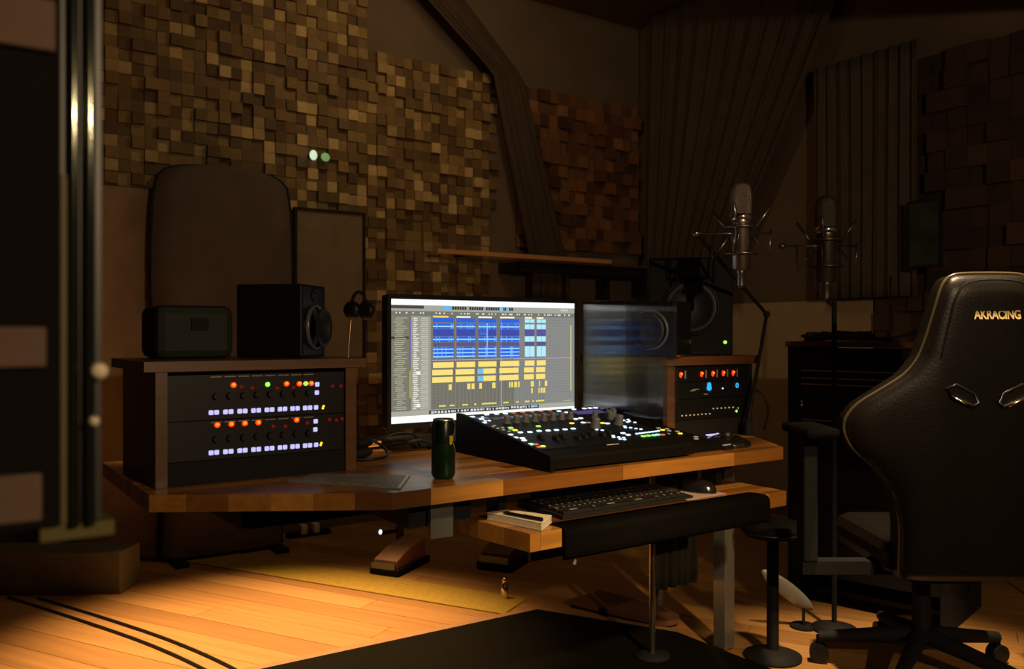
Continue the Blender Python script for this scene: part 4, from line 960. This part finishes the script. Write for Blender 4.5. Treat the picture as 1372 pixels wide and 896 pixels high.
pp1 = [(-w_, back_y(z_)-0.006+0.15*max(0, w_-0.14), z_) for w_, z_ in prof[::-1]] + [(w_, back_y(z_)-0.006+0.15*max(0, w_-0.14), z_) for w_, z_ in prof[1:]]
MB().tube(curve_pts(pp1, 3), 0.0045, 8).build('piping', M['piping'], ch)
# rear shell seam
MB().tube(curve_pts([(-0.135, back_y(1.0)-0.042, 1.02), (-0.118, back_y(1.1)-0.046, 1.12), (-0.100, back_y(1.2)-0.046, 1.20), (-0.06, back_y(1.25)-0.044, 1.235), (0.06, back_y(1.25)-0.044, 1.235), (0.100, back_y(1.2)-0.046, 1.20), (0.118, back_y(1.1)-0.046, 1.12), (0.135, back_y(1.0)-0.042, 1.02)], 5), 0.0025, 6).build('seam', M['matte_black'], ch)
for sx in (-1, 1):
    cxs = sx*0.072; zc = 0.93; yb = back_y(zc)-0.046
    MB().prism([(0, 0)]*0 or [(cxs-0.042, 0.0), (cxs+0.042, 0.0), (cxs+0.042, 0.01), (cxs-0.042, 0.01)], 0, 0.0001) if False else None
    pts = [(cxs-0.045*sx, yb-0.002, zc-0.028), (cxs-0.030*sx, yb-0.003, zc-0.040), (cxs+0.030*sx, yb-0.004, zc-0.014), (cxs+0.045*sx, yb-0.004, zc+0.010), (cxs+0.020*sx, yb-0.003, zc+0.022), (cxs-0.030*sx, yb-0.002, zc-0.004)]
    sl = MB(); n = len(pts)
    sl.add([(x, y-0.001, z) for x, y, z in pts] + [(x, y+0.02, z) for x, y, z in pts], [tuple(range(n)), tuple(range(2*n-1, n-1, -1))] + [(i, (i+1) % n, n+(i+1) % n, n+i) for i in range(n)])
    sl.build('belt_slot', M['matte_black'], ch)
    MB().tube(pts, 0.005, 8, closed=True).build('slot_trim', M['chair'], ch)
    MB().tube([(cxs-0.022*sx, yb-0.009, zc-0.037), (cxs+0.026*sx, yb-0.010, zc-0.016)], 0.0035, 8).build('slot_clip', M['gilt'], ch)
# lettering across the top of the back
cu = bpy.data.curves.new('lettering', 'FONT'); cu.body = 'AKRACING'; cu.size = 0.042; cu.align_x = 'CENTER'; cu.extrude = 0.0012; cu.space_character = 0.98; cu.offset = 0.0012
tmp = bpy.data.objects.new('lettering_curve', cu); COL.objects.link(tmp)
bpy.context.view_layer.update()
me = bpy.data.meshes.new_from_object(tmp.evaluated_get(bpy.context.evaluated_depsgraph_get())); bpy.data.objects.remove(tmp); bpy.data.curves.remove(cu)
xs = [q.co.x for q in me.vertices]; sw = 0.128/(max(xs)-min(xs)); xc = (max(xs)+min(xs))/2
for q in me.vertices: q.co = Vector(((q.co.x-xc)*sw, q.co.y*0.82, q.co.z))
me.materials.clear(); me.materials.append(M['letter']); me.name = 'lettering'
zl = 1.133
link('lettering', me, ch, (0.010, back_y(zl)-0.0495, zl), (math.radians(90-9), 0, 0))
# seat, arms, base
MB().box(-0.22, 0.22, 0.02, 0.44, 0.38, 0.49, bev=0.04).build('seat', M['chair'], ch)
MB().box(-0.10, 0.10, 0.10, 0.42, 0.335, 0.38).build('seat_mechanism', M['matte_black'], ch)
for sx, xo in ((-1, 0.41), (1, 0.36)):
    MB().box(sx*xo-0.055, sx*xo+0.055, -0.02, 0.22, 0.785, 0.815, bev=0.012).build('arm_pad', M['leather'], ch)
    MB().box(sx*xo-0.022, sx*xo+0.022, 0.10, 0.17, 0.40, 0.785, bev=0.006).build('arm_post', M['matte_black'], ch)
    MB().box(min(sx*0.10, sx*(xo+0.022)), max(sx*0.10, sx*(xo+0.022)), 0.11, 0.16, 0.36, 0.40).build('arm_bracket', M['matte_black'], ch)
MB().cyl((0, 0.26, 0.10), (0, 0.26, 0.335), 0.028).build('gas_lift', M['matte_black'], ch)
for k in range(5):
    a = k*2*PI/5+0.3; c, s = math.cos(a), math.sin(a)
    MB().cyl((0.03*c, 0.26+0.03*s, 0.125), (0.31*c, 0.26+0.31*s, 0.085), 0.028, 0.018, n=10).build('base_leg', M['matte_black'], ch)
    MB().cyl((0.31*c-0.02*s, 0.26+0.31*s+0.02*c, 0.032), (0.31*c+0.02*s, 0.26+0.31*s-0.02*c, 0.032), 0.031, n=16).build('caster', M['black'], ch)
    MB().cyl((0.31*c, 0.26+0.31*s, 0.05), (0.31*c, 0.26+0.31*s, 0.09), 0.010, n=8).build('caster_stem', M['black'], ch)

# ------------------------------------------------------------------ stool between desk and rack
st = thing('stool', 'low black padded stool between the desk end and the tall rack', 'stool', (2.36, 1.89, 0))
st.location = (2.37, 1.885, 0)
MB().lathe([(0, 0.412), (0.09, 0.412), (0.108, 0.425), (0.110, 0.442), (0.10, 0.454), (0, 0.458)], n=32).build('seat', M['leather'], st)
MB().lathe([(0.108, 0.424), (0.112, 0.428), (0.1085, 0.432)], n=32).build('seat_rim', M['black'], st)
MB().cyl((0, 0, 0.03), (0, 0, 0.412), 0.02).build('post', M['matte_black'], st)
MB().lathe([(0, 0), (0.095, 0), (0.095, 0.010), (0.03, 0.03), (0, 0.03)], n=28).build('base', M['matte_black'], st)

# thin pole behind the tray
t = thing('chrome_pole', 'thin dim chrome pole standing behind the keyboard tray', 'pole', (1.99, 1.98, 0))
t.location = (2.02, 2.10, 0.0125)
MB().cyl((0, 0, 0.012), (0, 0, 0.616), 0.011, n=20).build('tube', M['nickel'], t)
MB().lathe([(0, 0), (0.06, 0), (0.06, 0.006), (0.02, 0.014), (0, 0.014)], n=24).build('base', M['matte_black'], t)
# cloth hanging under the desk
drape('hanging_cloth', 'dark olive cloth hanging in folds under the desk behind the tray', lambda s, t: (2.06+0.185*s, 2.118, 0.70-0.48*t), 50, 8, mat('cloth_olive', (0.045, 0.034, 0.016), 0.9), 4, 0.018, (0, 1, 0))

# ------------------------------------------------------------------ things on the floor
rug = thing('rug', 'black rug with a thin brown edge under the desk', 'rug', (1.7, 2.3, 0.0002))
RP = [(0.30, 2.752), (0.30, 1.30), (2.26, 1.30), (2.26, 2.22), (1.995, 2.717)]
rp = [(x-1.7, y-2.3) for x, y in RP]
MB().prism(rp, 0, 0.012).build('pile', M['rug'], rug)
ed = MB(); n = len(rp)
for i in (3, 4):
    a, b = Vector(rp[i]), Vector(rp[(i+1) % n]); d = (b-a).normalized(); nn = Vector((d.y, -d.x))
    ed.prism([tuple(a), tuple(a+nn*0.035), tuple(b+nn*0.035), tuple(b)], 0, 0.0115)
ed.build('binding', M['rug_edge'], rug)
run = thing('light_streak', 'narrow ochre yellow runner painted for reflected light, slantwise on the wooden floor', 'streak', (1.48, 3.85, 0.0002))  # flat strip painted in for a band of reflected light
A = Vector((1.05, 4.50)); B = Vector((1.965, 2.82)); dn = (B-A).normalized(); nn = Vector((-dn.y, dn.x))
MB().prism([(p.x-1.48, p.y-3.85) for p in (A-nn*0.11, B-nn*0.11, B+nn*0.11, A+nn*0.11)], 0, 0.004).build('streak_face', M['streak'], run)
sb = thing('floor_board', 'reddish brown board with rounded corner lying on the floor by the rug', 'board', (2.26, 2.52, 0))
BP = [(2.135, 2.70), (2.245, 2.33), (2.275, 2.285), (2.33, 2.28), (2.37, 2.32), (2.38, 2.45), (2.33, 2.72)]
MB().prism([(x-2.26, y-2.52) for x, y in BP], 0.012, 0.030).build('top', M['slab'], sb)
MB().prism([((x-2.26)*0.95, (y-2.52)*0.95) for x, y in BP], 0.001, 0.012).build('base', M['matte_black'], sb)
gp = thing('low_platform', 'low grey-green platform with orange edge at the left on the floor', 'platform', (0.55, 4.05, 0))
GPp = [(0.10, 4.30), (0.690, 3.905), (0.80, 4.06), (0.20, 4.46)]
MB().prism([(x-0.55, y-4.05) for x, y in GPp], 0.014, 0.165).build('body', M['mat_grey'], gp)
MB().prism([(x-0.55, y-4.05) for x, y in GPp], 0.165, 0.172).build('top', M['mat_grey'], gp)
MB().prism([((x-0.55)*1.02, (y-4.05)*1.02) for x, y in GPp], 0.001, 0.014).build('edge_strip', M['rug_edge'], gp)
for i, (P_, lab) in enumerate((([(0.30, 4.10), (0.50, 3.62), (0.66, 3.2), (0.76, 2.85), (0.80, 2.60)], 'left black cable curving over the bright wooden floor'),
                               ([(0.40, 4.02), (0.57, 3.62), (0.73, 3.2), (0.83, 2.85), (0.87, 2.60)], 'right black cable curving over the bright wooden floor'))):
    pts = [(x, y, 0.0055) for x, y in P_]
    solo(MB().tube(curve_pts(pts, 8), 0.005, 8), 'floor_cable', M['black'], lab, 'cable', (P_[0][0], P_[0][1], 0), 'cables on the floor')
def footrest(label, loc, rz, m, sc=1.0):
    t = thing('footrest', label, 'footrest', loc, rz, 'wooden blocks on the floor')
    MB().box(-0.075*sc, 0.075*sc, -0.15*sc, 0.15*sc, 0.0, 0.03*sc, bev=0.004).build('base', M['matte_black'], t)
    MB().prism_x([(-0.13*sc, 0.03*sc), (0.13*sc, 0.03*sc), (0.13*sc, 0.115*sc), (-0.02*sc, 0.10*sc), (-0.13*sc, 0.065*sc)], -0.06*sc, 0.06*sc).build('wedge', m, t)
    MB().box(-0.06*sc, 0.06*sc, -0.155*sc, -0.135*sc, 0.03*sc, 0.055*sc).build('front_bar', M['steel_grey'], t)
    return t
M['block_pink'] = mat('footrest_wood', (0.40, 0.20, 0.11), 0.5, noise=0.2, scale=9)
M['block_ghost'] = mat('footrest_wood_ghost', (0.13, 0.06, 0.03), 0.5, noise=0.2, scale=9)  # darker copy of the footrest wood, imitates its ghost reflection
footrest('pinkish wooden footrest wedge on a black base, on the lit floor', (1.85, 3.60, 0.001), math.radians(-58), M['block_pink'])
footrest('dark brown wooden footrest wedge under the desk, copied for a ghost reflection', (2.33, 3.40, 0.001), math.radians(-58), M['block_ghost'], 1.2)
t = thing('indicator_post', 'slim reddish post with a tiny white light behind the pinkish footrest', 'post', (1.98, 3.86, 0.001))
MB().box(-0.015, 0.015, -0.015, 0.015, 0, 0.20).build('post', M['slab'], t)
MB().box(-0.11, -0.015, -0.008, 0.008, 0.10, 0.116).build('side_arm', M['matte_black'], t)
MB().ell((-0.11, -0.006, 0.115), (0.009, 0.007, 0.012)).build('status_light', M['led_b'], t)
t = thing('glint_cylinder', 'small shiny metal bottle built for a ghost glint on the floor near the rug', 'cylinder', (2.0, 2.93, 0.0005))  # shiny cylinder put in for a lamp's ghost reflection
t.location = (1.985, 2.93, 0.0005)
MB().lathe([(0, 0), (0.014, 0), (0.016, 0.004), (0.016, 0.052), (0.010, 0.064), (0.010, 0.072)], n=20).build('body', M['chrome'], t)
MB().lathe([(0.010, 0.072), (0.012, 0.073), (0.012, 0.086), (0, 0.088)], n=20).build('cap', M['gilt'], t)
t = thing('power_strip', 'black power strip with two white plugs on the floor by the wall', 'power strip', (1.74, 4.50, 0.0005))
t.location = (1.735, 4.46, 0.0005)
MB().box(-0.12, 0.12, -0.03, 0.03, 0, 0.025, bev=0.004).build('strip', M['matte_black'], t)
for x in (-0.035, 0.035): MB().box(x-0.018, x+0.018, -0.034, 0.01, 0.014, 0.066, bev=0.006).build('plug', M['white_plastic'], t)
t = thing('oval_plate', 'pale narrow oval plate tilted low beside the tall rack', 'plate', (2.66, 2.05, 0))
R = Matrix.Rotation(0, 3, 'Z')
dirp = Vector((2.765-2.616, 1.98-2.083, 0.069-0.208)); L_ = dirp.length/2
q = dirp.to_track_quat('X', 'Z').to_matrix()
MB().ell((0, 0, 0.1385), (L_*1.05, 0.012, 0.030), q, n=32, m=14).build('plate', M['pale_blade'], t)
MB().cyl((0.05, -0.035, 0.0), (0.05, -0.035, 0.10), 0.006, n=10).build('stem', M['matte_black'], t)
MB().cyl((0.05, -0.035, 0.0), (0.05, -0.035, 0.008), 0.05, n=20).build('base', M['matte_black'], t)
